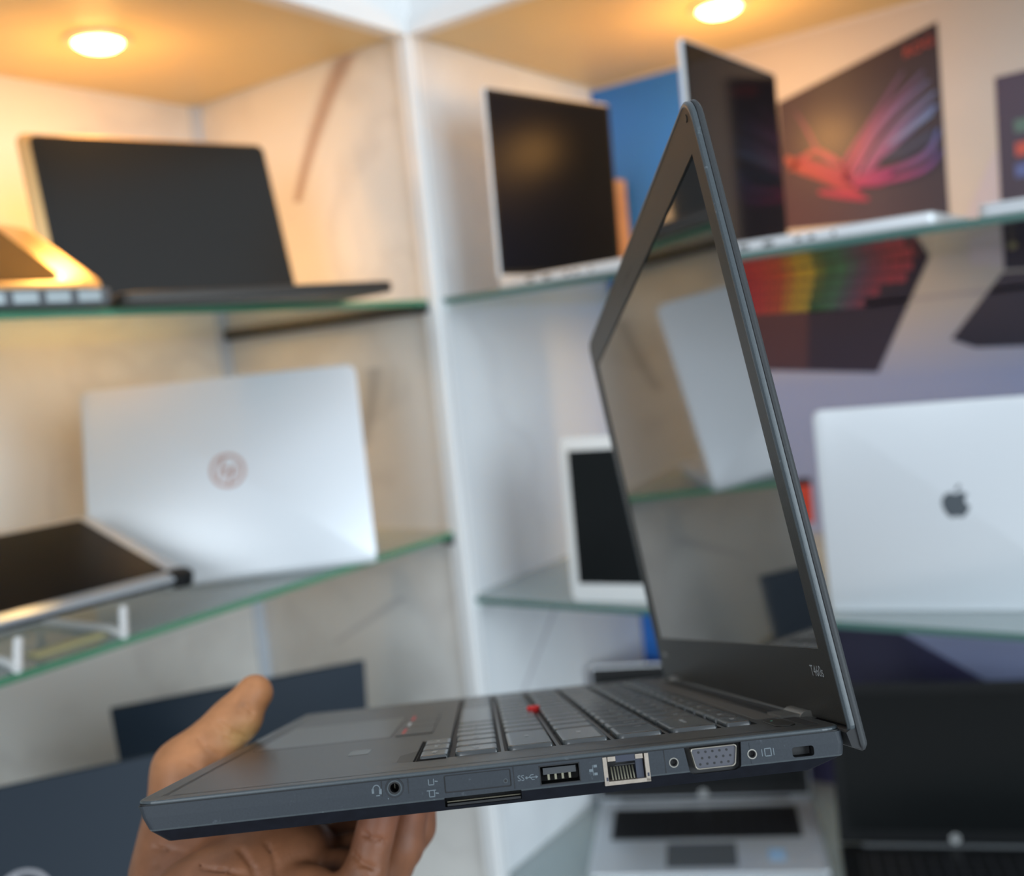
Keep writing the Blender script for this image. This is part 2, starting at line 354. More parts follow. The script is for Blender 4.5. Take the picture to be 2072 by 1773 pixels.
def laptop(name, label, x, y, z, yaw, w, h, a, bd, shell, bt=.014, lt=.006, screen=M_screen, bezel=(.012, .012, .014, .022), emblem=None,
           emblem_mat=None, emblem_r=.02, r=.010, deck=None, keyb=M_keys, front_emblem=None, bezel_mat=M_black, group=None, ports=0, touchpad=None, stickers=False, hinge=M_black, cat='laptop', drop=0., frame=(.0025, .0025), em_dz=0., em_dx=0., base_mat=None):
    root = empty(name, (x, y, z), yaw); tag(root, label, cat, group)
    # base: foot pads, body, keyboard, touchpad
    m = MB(); m.slab(rrect(-w / 2, w / 2, -bd, .004, (r, r, .004, .004)), .0003, bt, .0022)
    base = m.build('base', base_mat or shell, root, smooth=True)
    m = MB(); kx = w * .42
    m.box(-kx, kx, -bd * .56, -bd * .12, bt - .0004, bt + .0004, 0)
    rows = 6; ph = (bd * .44) / rows; cols = 14; pw = 2 * kx / cols
    for i in range(rows):
        for j in range(cols):
            if i == rows - 1 and 3 <= j <= 8: continue
            x0 = -kx + j * pw + .001; y0 = -bd * .12 - (i + 1) * ph + .001
            m.box(x0, x0 + pw - .002, y0, y0 + ph - .002, bt + .0004, bt + .0016, 1)
        if i == rows - 1: m.box(-kx + 3 * pw + .001, -kx + 9 * pw - .001, -bd * .56 + .001, -bd * .56 + ph - .001, bt + .0004, bt + .0016, 1)
    m.build('keyboard', [deck or M_black, keyb], root)
    m = MB(); m.slab(rrect(-w * .17, w * .13, -bd * .93, -bd * .62, .003), bt - .0002, bt + .0005)
    m.build('touchpad', touchpad or shell, root)
    if stickers:
        m = MB(); m.slab(rrect(w * .26, w * .33, -bd * .86, -bd * .72, .003), bt, bt + .0006); m.build('blue_sticker', mat('blue_sticker', (.35, .55, .8), .3), root)
    if ports:
        for sx in (-1, 1):
            if ports == 3 or (sx < 0 and ports == 1) or (sx > 0 and ports == 2):
                for (py, pl, ph_) in ((-.055, .012, .0045), (-.085, .012, .0045), (-.12, .007, .004), (-.135, .007, .004), (-.16, .004, .004)):
                    m = MB(); xx = sx * w / 2
                    m.slab(rrect(py - pl / 2, py + pl / 2, bt * .5 - ph_ / 2, bt * .5 + ph_ / 2, .001, 3), xx - .0006, xx + .0004, 0, 0, 0)
                    m.slab(rrect(py - pl * .36, py + pl * .36, bt * .5, bt * .5 + ph_ * .25, .0005, 2), xx + .0004, xx + .0006, 0, 1, 0)
                    m.build('port', [M_port, M_portm], root)
    # hinge barrel
    m = MB(); m.tube([(-w * .40, -.0005, bt), (w * .40, -.0005, bt)], .0032, 12); m.build('hinge', hinge, root, smooth=True)
    # lid, in its own frame: x across, z up the lid, +y its back
    m = MB(); m.slab(rrect(-w / 2, w / 2, .002 - drop, h, (.003 + drop * .5, .003 + drop * .5, r, r)), 0, lt, .0012, 0, 1)
    lid = m.build('lid', shell, root, smooth=True, loc=(0, 0, bt), rot=(-a, 0, 0))
    m = MB(); m.slab(rrect(-w / 2 + frame[0], w / 2 - frame[1], .006, h - .0025, (.002, .002, r * .8, r * .8)), -.0006, .0004, 0, 0, 1); m.build('bezel', bezel_mat, lid)
    l_, r_, t_, b_ = bezel
    m = MB(); m.slab(rrect(-w / 2 + l_, w / 2 - r_, b_, h - t_, .001, 2), -.0010, -.0005, 0, 0, 1); m.build('screen', screen, lid)
    if emblem:
        m = MB(); emblem(m, emblem_r, 0)
        vs = [(-x_ + em_dx, lt + .0004, z_ + h / 2 + em_dz) for x_, _, z_ in m.v]; m.v = vs
        m.build('emblem', emblem_mat, lid)
    if front_emblem:
        m = MB(); front_emblem(m, .0065, 0); m.v = [(x_, -.0012, z_ + b_ * .5) for x_, _, z_ in m.v]; m.build('emblem', M_white_pl, lid)
    return root

# left unit
laptop('laptop', 'large open laptop with dark glossy screen and bronze edge, facing out under the spotlight',
       -.294, .1614, Z1, -.2799, .317, .2266, .2335, .2383, M_bronze, emblem=None, bt=.013, r=.012, ports=2, deck=M_grey, hinge=M_bronze, screen=M_screen_glow, bezel_mat=M_screen_glow, frame=(.014, .002), bezel=(.026, .012, .014, .022), base_mat=mat('dark_bronze_base', (.035, .03, .026), .4, metal=.3))
laptop('laptop', 'silver laptop seen from behind with copper round emblem, middle shelf of left unit',
       -.3142, .103, Z2L, 2.326, .3423, .2444, -.2997, .235, M_silver_w, bt=.014, r=.012, emblem=hp_emblem, emblem_mat=M_rose, emblem_r=.0215, hinge=M_silver, drop=.012)
laptop('laptop', 'nearest dark navy laptop at lower left, lid back with a large grey round emblem',
       -.6359, .0393, Z3L, 2.5262, .3239, .2078, .102, .2, M_navy, emblem=hp_emblem, emblem_mat=mat('silver_grey_emblem', (.45, .46, .50), .3, metal=.4), emblem_r=.024, r=.006, em_dz=-.004, em_dx=.017)
laptop('laptop', 'dark navy laptop standing behind the thumb, plain lid back against the marble',
       -.2811, .1662, Z3L, 2.4949, .3071, .1959, .3528, .2, M_navy, r=.002)
# right unit
laptop('laptop', 'leftmost silver laptop on the upper right shelf, black screen, standing side on',
       .1407, -.1287, Z1, -.1725, .2602, .2546, -.0248, .22, M_silver_w, ports=1, bezel=(.006, .006, .006, .012), r=.006, frame=(.002, .0002), screen=M_screen_d)
laptop('laptop', 'silver laptop whose black screen half hides the gaming laptop picture on the wall',
       .1497, -.4026, Z1, -.0311, .2761, .2438, -.0003, .2635, M_silver_w, ports=1, bezel=(.006, .006, .006, .012), r=.006, frame=(.002, .0002), screen=M_screen_e)
laptop('laptop', 'bright silver laptop with grey apple emblem on its lid back, at the right edge',
       .0768, -.6487, Z2R, 1.7873, .2852, .2317, .1531, .24, M_silver_w, emblem=fruit_emblem, emblem_mat=M_greyem, emblem_r=.0185, r=.010, lt=.005, bt=.012, bezel_mat=M_black, drop=.009)
laptop('laptop', 'grey silver open laptop below the held laptop, black keyboard and blue sticker',
       .3247, -.1804, Z3R + .0, -1.1256, .3371, .222, .1539, .23, M_silver, bt=.016, r=.008, touchpad=M_grey, stickers=True, screen=M_screen_matte, front_emblem=hp_emblem)
laptop('laptop', 'big black open laptop at lower right with small emblem under its dark screen',
       .3229, -.5634, Z3R + .0, -1.1963, .311, .2315, .0604, .23, M_black, bt=.016, r=.008, screen=M_screen_matte, front_emblem=hp_emblem, hinge=M_grey, deck=M_grey)

# closed silver laptop lying at the right end of the upper right shelf
def closed_laptop(name, label, x, y, z, yaw, w, d, shell):
    root = empty(name, (x, y, z), yaw); tag(root, label, 'laptop')
    m = MB(); m.slab(rrect(-w / 2, w / 2, -d / 2, d / 2, .01), .0003, .0085, .0015); m.build('base', shell, root, smooth=True)
    m = MB(); m.slab(rrect(-w / 2, w / 2, -d / 2, d / 2, .01), .0090, .0135, .0012); m.build('lid', shell, root, smooth=True)
closed_laptop('closed_laptop', 'closed thin silver laptop lying flat at the right end of the upper shelf', .125, -.855, Z1, 0.02, .225, .31, M_silver_w)

# white-framed tablet standing on the middle right shelf
root = empty('tablet', (.0265, -.2943, Z2R), -1.4465); tag(root, 'white-framed tablet with black screen standing beside the held laptop, middle right shelf', 'tablet')
m = MB(); m.slab(rrect(-.125, .125, .001, .222, .010), 0, .009, .002, 0, 1); body = m.build('frame', M_white_pl, root, smooth=True, rot=(-.03, 0, 0))
m = MB(); m.slab(rrect(-.112, .112, .026, .204, .001, 2), -.0008, .0004, 0, 0, 1); m.build('screen', M_screen_matte, body)
m = MB(); m.box(-.03, .03, .010, .070, 0, .003); m.add([(-.03, .011, .003), (.03, .011, .003), (.03, .014, .003), (-.03, .014, .003), (-.03, .009, .11), (.03, .009, .11), (.03, .012, .11), (-.03, .012, .11)],
    [(0, 3, 2, 1), (4, 5, 6, 7), (0, 1, 5, 4), (1, 2, 6, 5), (2, 3, 7, 6), (3, 0, 4, 7)]); m.build('kickstand', M_white_pl, root)

# gold-framed convertible, tilted low, at the left end of the upper left shelf
def tilted_tablet(name, label, frame_m, scr, loc, yaw, w, h, tilt, th, ri=.019):
    root = empty(name, loc, yaw); tag(root, label, 'tablet')
    m = MB(); m.slab(rrect(-w / 2, w / 2, 0, h, .022, 8), 0, th, .004, 0, 1)
    body = m.build('frame', frame_m, root, smooth=True, rot=(-tilt, 0, 0))
    m = MB(); m.slab(rrect(-w / 2 + .019, w / 2 - ri, .017, h - .017, .003, 3), -.0008, .0010, 0, 0, 1); m.build('screen', scr, body)
    return root, body
root, body = tilted_tablet('tablet', 'gold-framed tablet glowing yellow under the spotlight, left end of the upper shelf', M_gold, M_screen, (-.664, -.0, Z1 + .020), -.1263, .2917, .19, 1.10, .008, .036)
m = MB(); m.slab(rrect(-.145, .145, -.006, .150, .008), -.0185, -.0015, .003); kb = m.build('keyboard_base', M_grey, root, smooth=True)
pc_m = mat('pale_port_cover', (.40, .46, .48), .35, metal=.3)
for k in range(4): m = MB(); m.box(.02 + k * .030, .042 + k * .030, -.0068, -.0058, -.0150, -.0050); m.build('port_cover', pc_m, kb)
m = MB(); m.slab(rrect(-.010, .010, -.001, .060, .004), -.0205, -.0180); m.build('rubber_foot', M_black, kb)
for sx in (-1, 1): m = MB(); m.tube([(sx * .10, .145, -.003), (sx * .10, .158, .040), (sx * .10, .160, .078)], .003, 8); m.build('prop_leg', M_gold, root, smooth=True)

# silver tablet lying tilted on a white display stand, middle left shelf
TY = -.0698
root, body = tilted_tablet('tablet', 'black-screened silver tablet with a dark rubber corner, tilted on a white stand at left', M_silver, M_screen_dull, (-.588, .012, Z2L + .046), -.085, .268, .215, 1.29, .012)
m = MB(); m.slab(rrect(-.1355, .1355, -.0015, .2165, .023, 8), .0045, .0085, 0, 0, 1); m.build('dark_band', M_black, body)
m = MB(); m.slab(rrect(.112, .1375, -.003, .020, .008), -.001, .014, .002, 0, 1); m.build('corner_bumper', M_black, body, smooth=True)
root = empty('display_stand', (-.588, .09, Z2L)); tag(root, 'white wire display stand holding up the silver tablet on the middle left shelf', 'stand')
m = MB()
for sx in (-1, 1):
    xx = .055 * sx
    m.tube([(xx - .012, -.092, .0045), (xx - .004, -.082, .020), (xx, -.078, .028)], .0042, 10)
    m.tube([(xx - .012, -.092, .0045), (xx, -.05, .004), (xx, .08, .004)], .0042, 10)
    m.tube([(xx, .08, .004), (xx, .100, .074)], .0042, 10)
m.tube([(-.055, .08, .004), (.055, .08, .004)], .0042, 10)
m.build('wire_frame', M_white_pl, root, smooth=True)
m = MB(); m.box(-.03, .045, -.060, -.040, .0005, .003); m.build('price_tag', mat('pale_yellow_card', (.62, .56, .28), .5), root)

# small things on the right shelves
root = empty('carton', (.46, -.052, Z1)); tag(root, 'slim upright tan cardboard box in front of the blue poster', 'box')
m = MB(); m.box(-.016, .016, -.010, .010, 0, .188); m.build('box_body', mat('tan_card', (.55, .30, .15), .6, noise=.08, nscale=20), root)
m = MB(); m.box(-.0165, .0165, -.0105, .0105, .172, .189); m.build('box_lid', mat('tan_card_lid', (.60, .35, .18), .6), root)
# ------------------------------------------------------------------ prints on the back wall of the right unit
M_print = vcol_mat('poster_print', .35)
def on_wall(y, z, layer): return (D2 - .0012 - .0004 * layer, y, HC + z)
class Print(MB):
    def __init__(s): super().__init__(); s.cols = []
    def poly(s, pts, col, layer):
        n = len(pts)
        vs = [on_wall(p[0], p[1], layer) for p in pts]
        s.add(vs, [tuple(range(n))]); s.cols += ([col] * n if not isinstance(col, list) else col)
    def stroke(s, pts, w, c0, c1, layer, n=14):
        P_ = [Vector((p[0], p[1])) for p in pts]
        def at(t):
            t = t * (len(P_) - 1); i = min(int(t), len(P_) - 2); f = t - i
            p0 = P_[max(i - 1, 0)]; p1 = P_[i]; p2 = P_[i + 1]; p3 = P_[min(i + 2, len(P_) - 1)]
            return .5 * ((2 * p1) + (p2 - p0) * f + (2 * p0 - 5 * p1 + 4 * p2 - p3) * f * f + (3 * p1 - p0 - 3 * p2 + p3) * f ** 3)
        vs = []; cs = []
        for k in range(n + 1):
            t = k / n; p = at(t); q = at(min(1, t + .02)) - at(max(0, t - .02)); q.normalize()
            nn = Vector((-q.y, q.x)); ww = .8 * w * (math.sin(math.pi * (.08 + .84 * t)) ** .7) / 2
            a, b = p + nn * ww, p - nn * ww
            vs += [on_wall(a.x, a.y, layer), on_wall(b.x, b.y, layer)]
            c = tuple((c0[i] * (1 - t) + c1[i] * t) * (.62, .72, 1.15)[i] for i in range(3)); cs += [c, c]
        s.add(vs, [(2 * k, 2 * k + 1, 2 * k + 3, 2 * k + 2) for k in range(n)]); s.cols += cs
    def done(s, name, parent): return s.build(name, M_print, parent, colors=s.cols)

post = empty('wall_poster', (D2, -.45, HC)); tag(post, 'large gaming laptop advertisement print covering the back wall of the right unit', 'poster')
def wp(p, name):
    o = p.done(name, None); o.parent = post; o.matrix_parent_inverse = Matrix.Translation((-D2, .45, -HC)); return o
# printed backdrop: warm white above, a lavender table top below
p = Print(); warm = (.60, .52, .47); lav = (.30, .34, .54); lav2 = (.24, .29, .50)
ys = (-.19, -.95)
zl = [(.44, (.58, .53, .51)), (.2, (.58, .53, .50)), (.02, (.55, .50, .49)), (-.02, (.46, .44, .50)), (-.10, lav), (-.35, (.36, .39, .56)), (-.60, lav2), (-.95, (.30, .32, .46))]
for (za, ca), (zb, cb) in zip(zl, zl[1:]): p.poly([(ys[0], za), (ys[1], za), (ys[1], zb), (ys[0], zb)], [ca, ca, cb, cb], 0)
wp(p, 'printed_backdrop')
p = Print(); p.poly([(-.60, .13), (-.645, .22), (-.645, .05), (-.60, .06)], (.56, .50, .56), 1); p.poly([(-.19, .022), (-.95, .022), (-.95, .016), (-.19, .016)], (.42, .38, .42), 1); wp(p, 'printed_light_wedge')
# printed laptop with streaked emblem
p = Print(); dk = (.052, .032, .044)
p.poly([(-.3366, .348), (-.5785, .409), (-.5769, .135), (-.3334, .150)], [(.05, .03, .042), (.028, .018, .028), (.045, .032, .048), (.075, .038, .052)], 1); wp(p, 'printed_screen')
p = Print()
red, org, pk, blu = (.42, .035, .07), (.52, .10, .05), (.55, .10, .16), (.15, .19, .36)
p.stroke([(-.342, .262), (-.362, .244), (-.398, .224), (-.453, .183)], .022, org, (.50, .05, .06), 3)
p.stroke([(-.360, .258), (-.41, .228), (-.474, .200), (-.50, .205)], .020, (.50, .06, .06), red, 4)
p.stroke([(-.363, .329), (-.3776, .30), (-.3965, .258), (-.42, .235)], .007, (.15, .05, .07), (.5, .06, .1), 2)
p.stroke([(-.345, .24), (-.39, .262), (-.44, .225)], .010, (.5, .1, .05), (.6, .06, .1), 3)
p.stroke([(-.42, .222), (-.449, .256), (-.4738, .2862), (-.5275, .3513)], .011, (.62, .06, .12), (.13, .08, .12), 3)
p.stroke([(-.43, .212), (-.465, .26), (-.4922, .293), (-.5559, .345)], .012, (.65, .07, .12), (.12, .10, .15), 4)
p.stroke([(-.4432, .21), (-.470, .256), (-.505, .292), (-.562, .330)], .015, (.55, .10, .16), (.13, .14, .20), 5)
p.stroke([(-.455, .212), (-.489, .252), (-.525, .283), (-.570, .312)], .015, (.50, .12, .18), (.14, .19, .26), 6)
p.stroke([(-.45, .205), (-.4988, .246), (-.5307, .2681), (-.5700, .293)], .018, (.45, .06, .12), (.17, .26, .38), 7)
p.poly([(-.480, .229), (-.5234, .2510), (-.5660, .2640), (-.5594, .2417), (-.5238, .2263)], (.035, .04, .085), 9)
p.stroke([(-.4988, .249), (-.5307, .266), (-.5643, .2822)], .009, (.38, .30, .36), (.20, .33, .42), 10)
p.stroke([(-.4322, .209), (-.5148, .2146), (-.5547, .2285), (-.5713, .2586)], .012, red, (.12, .18, .34), 11)
p.stroke([(-.4415, .1973), (-.5137, .1992), (-.553, .2073), (-.5733, .2288)], .010, (.6, .06, .1), (.10, .10, .26), 12)
p.stroke([(-.39, .20), (-.43, .188), (-.465, .176)], .014, (.52, .05, .07), (.45, .04, .06), 5)
p.stroke([(-.445, .202), (-.475, .208), (-.505, .212)], .020, (.52, .05, .09), (.36, .05, .14), 13)
wp(p, 'printed_emblem')
v, f = text_mesh('ROG', .020)
p = Print(); p.add([on_wall(-.5505 - a, .380 + b + a * -.25 * -1, 2) for a, b, c in v], f); p.cols += [(.42, .06, .05)] * len(v); wp(p, 'printed_lettering')
# printed keyboard half
p = Print(); kb_pts = [(-.2425, .1259), (-.5484, .1107), (-.5555, .0973), (-.459, -.0869), (-.2399, -.0662)]
p.poly(kb_pts, (.030, .022, .045), 1)
p.poly([(-.2336, .030), (-.3585, .0193), (-.351, -.075), (-.2399, -.063)], (.075, .035, .048), 2)
wp(p, 'printed_keyboard_deck')
p = Print()
bands = [(0, (.30, .03, .05)), (.13, (.36, .035, .05)), (.30, (.34, .07, .04)), (.38, (.38, .27, .04)), (.47, (.34, .29, .05)), (.52, (.03, .10, .05)), (.63, (.05, .15, .12)), (.72, (.08, .08, .16)), (.80, (.16, .06, .12)), (.90, (.30, .05, .09)), (1.0, (.32, .06, .10))]
def bc(t):
    for (a, ca), (b, cb) in zip(bands, bands[1:]):
        if t <= b: u = (t - a) / (b - a); return tuple(ca[i] * (1 - u) + cb[i] * u for i in range(3))
    return bands[-1][1]
for r_ in range(6):
    z_a = .116 - r_ * .0165; right = -.545 + r_ * .0105; left = -.245
    nk = 17
    for k in range(nk):
        a0 = left + (right - left) * k / nk; a1 = left + (right - left) * (k + .86) / nk
        if r_ >= 4 and k > 13 + (5 - r_): continue
        tl = (k + .5) / nk; dz = -.012 * tl + .006; c = bc(min(1, max(0, tl + .02 * r_ / 5)))
        sh = .0015
        p.poly([(a0, z_a + dz - .002), (a1, z_a + dz - .002), (a1 + sh, z_a + dz - .0145), (a0 + sh, z_a + dz - .0145)], c, 3)
wp(p, 'printed_keys')
# second printed laptop at the right edge
p = Print(); p.poly([(-.6482, .3137), (-.86, .318), (-.85, .030), (-.6446, .0458)], [(.07, .045, .085), (.05, .04, .07), (.03, .03, .05), (.04, .03, .05)], 1)
p.poly([(-.6425, .0424), (-.85, .030), (-.87, -.075), (-.6001, -.0610), (-.5675, -.0459)], [(.075, .055, .08), (.07, .05, .08), (.03, .03, .06), (.02, .016, .035), (.025, .02, .04)], 1); wp(p, 'printed_screen')
for (yy, zz, c) in ((-.678, .2406, (.10, .18, .16)), (-.678, .2087, (.55, .09, .06)), (-.676, .1796, (.10, .14, .38))):
    p = Print(); p.poly([(yy + .009, zz + .010), (yy - .03, zz + .010), (yy - .03, zz - .008), (yy + .009, zz - .008)], c, 2); wp(p, 'printed_icon')
for (yy, zz) in ((-.6594, .1117), (-.6575, .0793)): p = Print(); p.poly([(yy + a, zz + b) for a, b in circle(0, 0, .006, 12)], (.3, .26, .14), 2); wp(p, 'printed_icon')
p = Print(); p.poly([(-.315, -.262), (-.340, -.260), (-.340, -.322), (-.315, -.324)], (.62, .07, .04), 1); p.poly([(-.315, -.250), (-.340, -.248), (-.340, -.260), (-.315, -.262)], (.03, .02, .03), 1); wp(p, 'printed_red_mark')
# dark printed piece low on the wall
p = Print(); p.poly([(-.30, -.4900), (-.4544, -.4911), (-.61, -.5768), (-.66, -.95), (-.30, -.95)], [(.02, .02, .05), (.03, .03, .07), (.05, .05, .12), (.03, .03, .08), (.06, .05, .12)], 1); wp(p, 'printed_dark_panel')

bp = empty('blue_poster', (D2, -.09, HC)); tag(bp, 'tall plain blue poster panel in the corner of the right unit', 'poster')
m = MB(); m.box(-.004, -.0015, -.085, .085, -.59, .440); m.build('poster_sheet', mat('blue_print', (.028, .19, .66), .4), bp)
m = MB(); m.box(-.0046, -.0040, -.085, .085, -.590, -.575); m.build('poster_footer', mat('deep_blue_print', (.01, .05, .30), .4), bp)

# ------------------------------------------------------------------ the held laptop (its own frame: x front to rear, y right to left, z up, in millimetres)
ML = Matrix(((0.619, 0.7569, 0.2097), (-0.7853, 0.6015, 0.1467), (-0.0151, -0.2555, 0.9667)))
def ortho(m):
    x = m.col[0].normalized(); z = x.cross(m.col[1]).normalized(); y = z.cross(x)
    return Matrix((x, y, z)).transposed()
LW = Matrix.Translation((-0.952, -0.6277, -0.1392 + HC)) @ ortho(ML).to_4x4()
class MM(MB):
    def build(s, *a, **k):
        s.v = [(x * .001, y * .001, z * .001) for x, y, z in s.v]; return super().build(*a, **k)
held = empty('held_laptop', matrix=LW)
tag(held, 'open dark grey laptop held up in the hand, ports along its side, red pointing stick', 'laptop')

def worn(name, base, rough, wear, scale=90, spec=.2):
    """matt shell with fine grain and scattered pale scuffs"""
    m = mat(name, base, rough, spec=spec); nt = m.node_tree; L = nt.links.new; p = nt.nodes['Principled BSDF']
    tc = nt.nodes.new('ShaderNodeTexCoord')
    n = nt.nodes.new('ShaderNodeTexNoise'); n.inputs['Scale'].default_value = scale; n.inputs['Detail'].default_value = 8; n.inputs['Roughness'].default_value = .7
    f = nt.nodes.new('ShaderNodeTexNoise'); f.inputs['Scale'].default_value = 1500; f.inputs['Detail'].default_value = 3
    L(tc.outputs['Object'], n.inputs['Vector']); L(tc.outputs['Object'], f.inputs['Vector'])
    r = nt.nodes.new('ShaderNodeValToRGB'); r.color_ramp.elements[0].position = .62; r.color_ramp.elements[1].position = .80
    r.color_ramp.elements[0].color = tuple(base) + (1,); r.color_ramp.elements[1].color = tuple(b + (w - b) * .7 for b, w in zip(base, wear)) + (1,)
    L(n.outputs[0], r.inputs[0]); 
    mx = nt.nodes.new('ShaderNodeMixRGB'); mx.blend_type = 'MULTIPLY'; mx.inputs[0].default_value = .35
    L(r.outputs[0], mx.inputs[1]); L(f.outputs[0], mx.inputs[2])
    g = nt.nodes.new('ShaderNodeMixRGB'); g.blend_type = 'ADD'; g.inputs[0].default_value = .006
    L(mx.outputs[0], g.inputs[1]); g.inputs[2].default_value = (1, 1, 1, 1); L(g.outputs[0], p.inputs['Base Color'])
    b = nt.nodes.new('ShaderNodeBump'); b.inputs['Strength'].default_value = .25; b.inputs['Distance'].default_value = .00012
    L(f.outputs[0], b.inputs['Height']); L(b.outputs[0], p.inputs['Normal'])
    return m
K_side = worn('grey_side_shell', (.034, .042, .052), .50, (.22, .26, .30), 130)
K_under = mat('dark_underside', (.007, .009, .015), .6, spec=.12, noise=.2, nscale=300)
K_deck = worn('dark_grey_deck', (.036, .036, .034), .34, (.09, .09, .09), spec=.32)
K_rim = worn('worn_highlit_rim', (.062, .078, .088), .30, (.38, .45, .50), 200, spec=.4)  # scuffs are wear; the paler bluish base paints the lip's edge highlight
K_lid = worn('lid_shell', (.045, .050, .054), .45, (.2, .22, .24))
K_bez = mat('matt_bezel', (.016, .0145, .012), .40, spec=.32, bump=.15, nscale=1500)
K_key = mat('keycap', (.050, .057, .060), .24, spec=.9)
K_well = mat('key_well', (.003, .003, .003), .8, spec=.1)
K_mark = mat('legend_white', (.62, .64, .64), .5)
K_icon = mat('icon_grey', (.12, .15, .17), .5)
K_black = mat('port_cavity', (.004, .0045, .006), .5)
K_seam = mat('seam_black', (.006, .007, .009), .6)
K_blue = mat('bluish_port_plastic', (.028, .034, .055), .4)
K_tin = mat('tin_frame', (.36, .31, .26), .42, metal=.4, noise=.15, nscale=400)
K_gold = mat('contact_gold', (.28, .27, .20), .35, metal=.6)
K_red = mat('red_rubber', (.75, .03, .03), .5)
K_disp = mat('display_glass', (.010, .011, .012), .04, spec=1.0, ior=2.7)

# --- base shell with its port openings
def outl(ins, z, insx0=None, insx1=None, n=6, rr=6):
    a = ins if insx0 is None else insx0; b = ins if insx1 is None else insx1
    return [(x, y, z) for x, y in rrect(a, 226 - b, ins, 331 - ins, [max(.5, rr * .45)] * 4, n)]
m = MM()
m.loft([outl(5.5, -.3, 8, 10.5, rr=5), outl(5.0, 0.1, 7.6, 9.6, rr=5), outl(.35, 3.9, 4.2, 1.2, rr=5), outl(.1, 4.4, 3.9, .9, rr=5), outl(0, 8, 2.0, .2, rr=5), outl(.15, 11.55, .6, .3, rr=6)])
base = m.build('base_shell', [K_side, K_under, K_black, K_rim], held, smooth=False)
for p_ in base.data.polygons:
    if p_.center.z < .0038: p_.material_index = 1
    elif p_.center.z < .0043 and abs(p_.normal.z) < .95: p_.material_index = 3
def cutter(pts, y0, y1, ax=1, mi=2):
    c = MM(); c.slab(pts, y0, y1, 0, 0, ax); o = c.build('c', [K_black]); o.matrix_world = LW
    return o
vga = [(173.7, 11.52), (192.2, 11.52), (191.4, 4.4), (191.0, 3.6), (189.6, 2.9), (176.4, 2.9), (175.0, 3.6), (174.6, 4.4)]
cuts = [
    cutter(circle(81, 9.0, 2.35, 20), -1, 8), cutter(rrect(96.6, 117.8, 5.7, 11.1, .5, 3), -1, .35),
    cutter(rrect(126.9, 139.8, 4.9, 10.8, .5, 3), -1, 9), cutter(rrect(147.3, 162.0, 2.8, 11.45, .3, 2), -1, 9),
    cutter(vga, -1, 3.2), cutter(circle(169.9, 7.4, 1.55, 16), -1, 4), cutter(circle(195.3, 7.4, 1.55, 16), -1, 4),
    cutter(rrect(208.3, 215.4, 4.9, 8.1, .9, 4), -1, 5), cutter(rrect(96.2, 120.7, .9, 4.3, .3, 2), -1, 12)]
bpy.context.view_layer.update()
cut(base, cuts)
# inner faces of the openings are black
me = base.data
for p_ in me.polygons:
    c = p_.center
    inside = c.y > .0009 and c.y < .0125 and abs(p_.normal.z) < 1.01 and .09 > -1
    n_ = p_.normal
    if (.0005 < c.y < .0125) and .0006 < c.z < .0117 and .07 < c.x < .216 and p_.area < .0003 and not (n_.y < -.5 and c.y < .0034 and c.z < .0042):
        p_.material_index = 2

def sub(name, mb, mt, parent=held, **k): return mb.build(name, mt, parent, **k)
# --- card tray cover with pin hole, icons
m = MM(); m.slab(rrect(97.0, 117.4, 6.05, 10.85, .4, 3), .10, .33, .08, 0, 1); m.slab(circle(116.0, 7.5, .75, 14), .02, .11, 0, 1, 1); m.slab(circle(116.0, 7.5, .45, 14), .00, .05, 0, 2, 1)
sub('card_tray', m, [K_side, K_rim, K_black])
m = MM(); m.box(97.0, 120.4, 3.4, 5.2, 1.2, 1.9, 0); m.box(97.0, 120.4, 3.8, 5.2, 2.3, 2.6, 1); sub('card_slot', m, [K_black, mat('slot_metal', (.12, .11, .08), .4, metal=.6)])
# --- headphone jack
def ring(mb, cx, cz, r0, r1, y0, y1, mi=0, n=24):
    a, b = circle(cx, cz, r0, n), circle(cx, cz, r1, n)
    mb.loft([[(p, y1, q) for p, q in a], [(p, y0, q) for p, q in a], [(p, y0, q) for p, q in b], [(p, y1, q) for p, q in b]], mi, cap=False)
m = MM(); ring(m, 81, 9.0, 2.35, 1.95, -.18, 3, 0); ring(m, 81, 9.0, 1.95, 1.45, .15, 6, 1); m.box(80.5, 80.8, 5.0, 5.6, 8.2, 9.6, 2)
ring(m, 81, 9.0, 2.95, 2.75, -.03, .3, 1)
sub('headphone_jack', m, [K_rim, K_black, K_gold], smooth=True)
# --- usb port
m = MM()
x0, x1, z0, z1 = 126.9, 139.8, 4.9, 10.8
m.box(x0, x1, -.05, .5, z0, z0 + .30, 0); m.box(x0, x1, -.05, .5, z1 - .30, z1, 0); m.box(x0, x0 + .3, -.05, .5, z0, z1, 0); m.box(x1 - .3, x1, -.05, .5, z0, z1, 0)
m.box(x0 + 1.2, x1 - 1.2, .9, 8.5, 7.9, 9.9, 1)
for k in range(4): m.box(129.4 + k * 2.25, 130.1 + k * 2.25, 1.0, 7, 6.2, 8.1, 2)
m.box(x0 + .4, x1 - .4, 8.6, 8.9, z0, z1, 0)
sub('usb_port', m, [K_black, mat('usb_tongue', (.045, .05, .055), .35), K_gold])
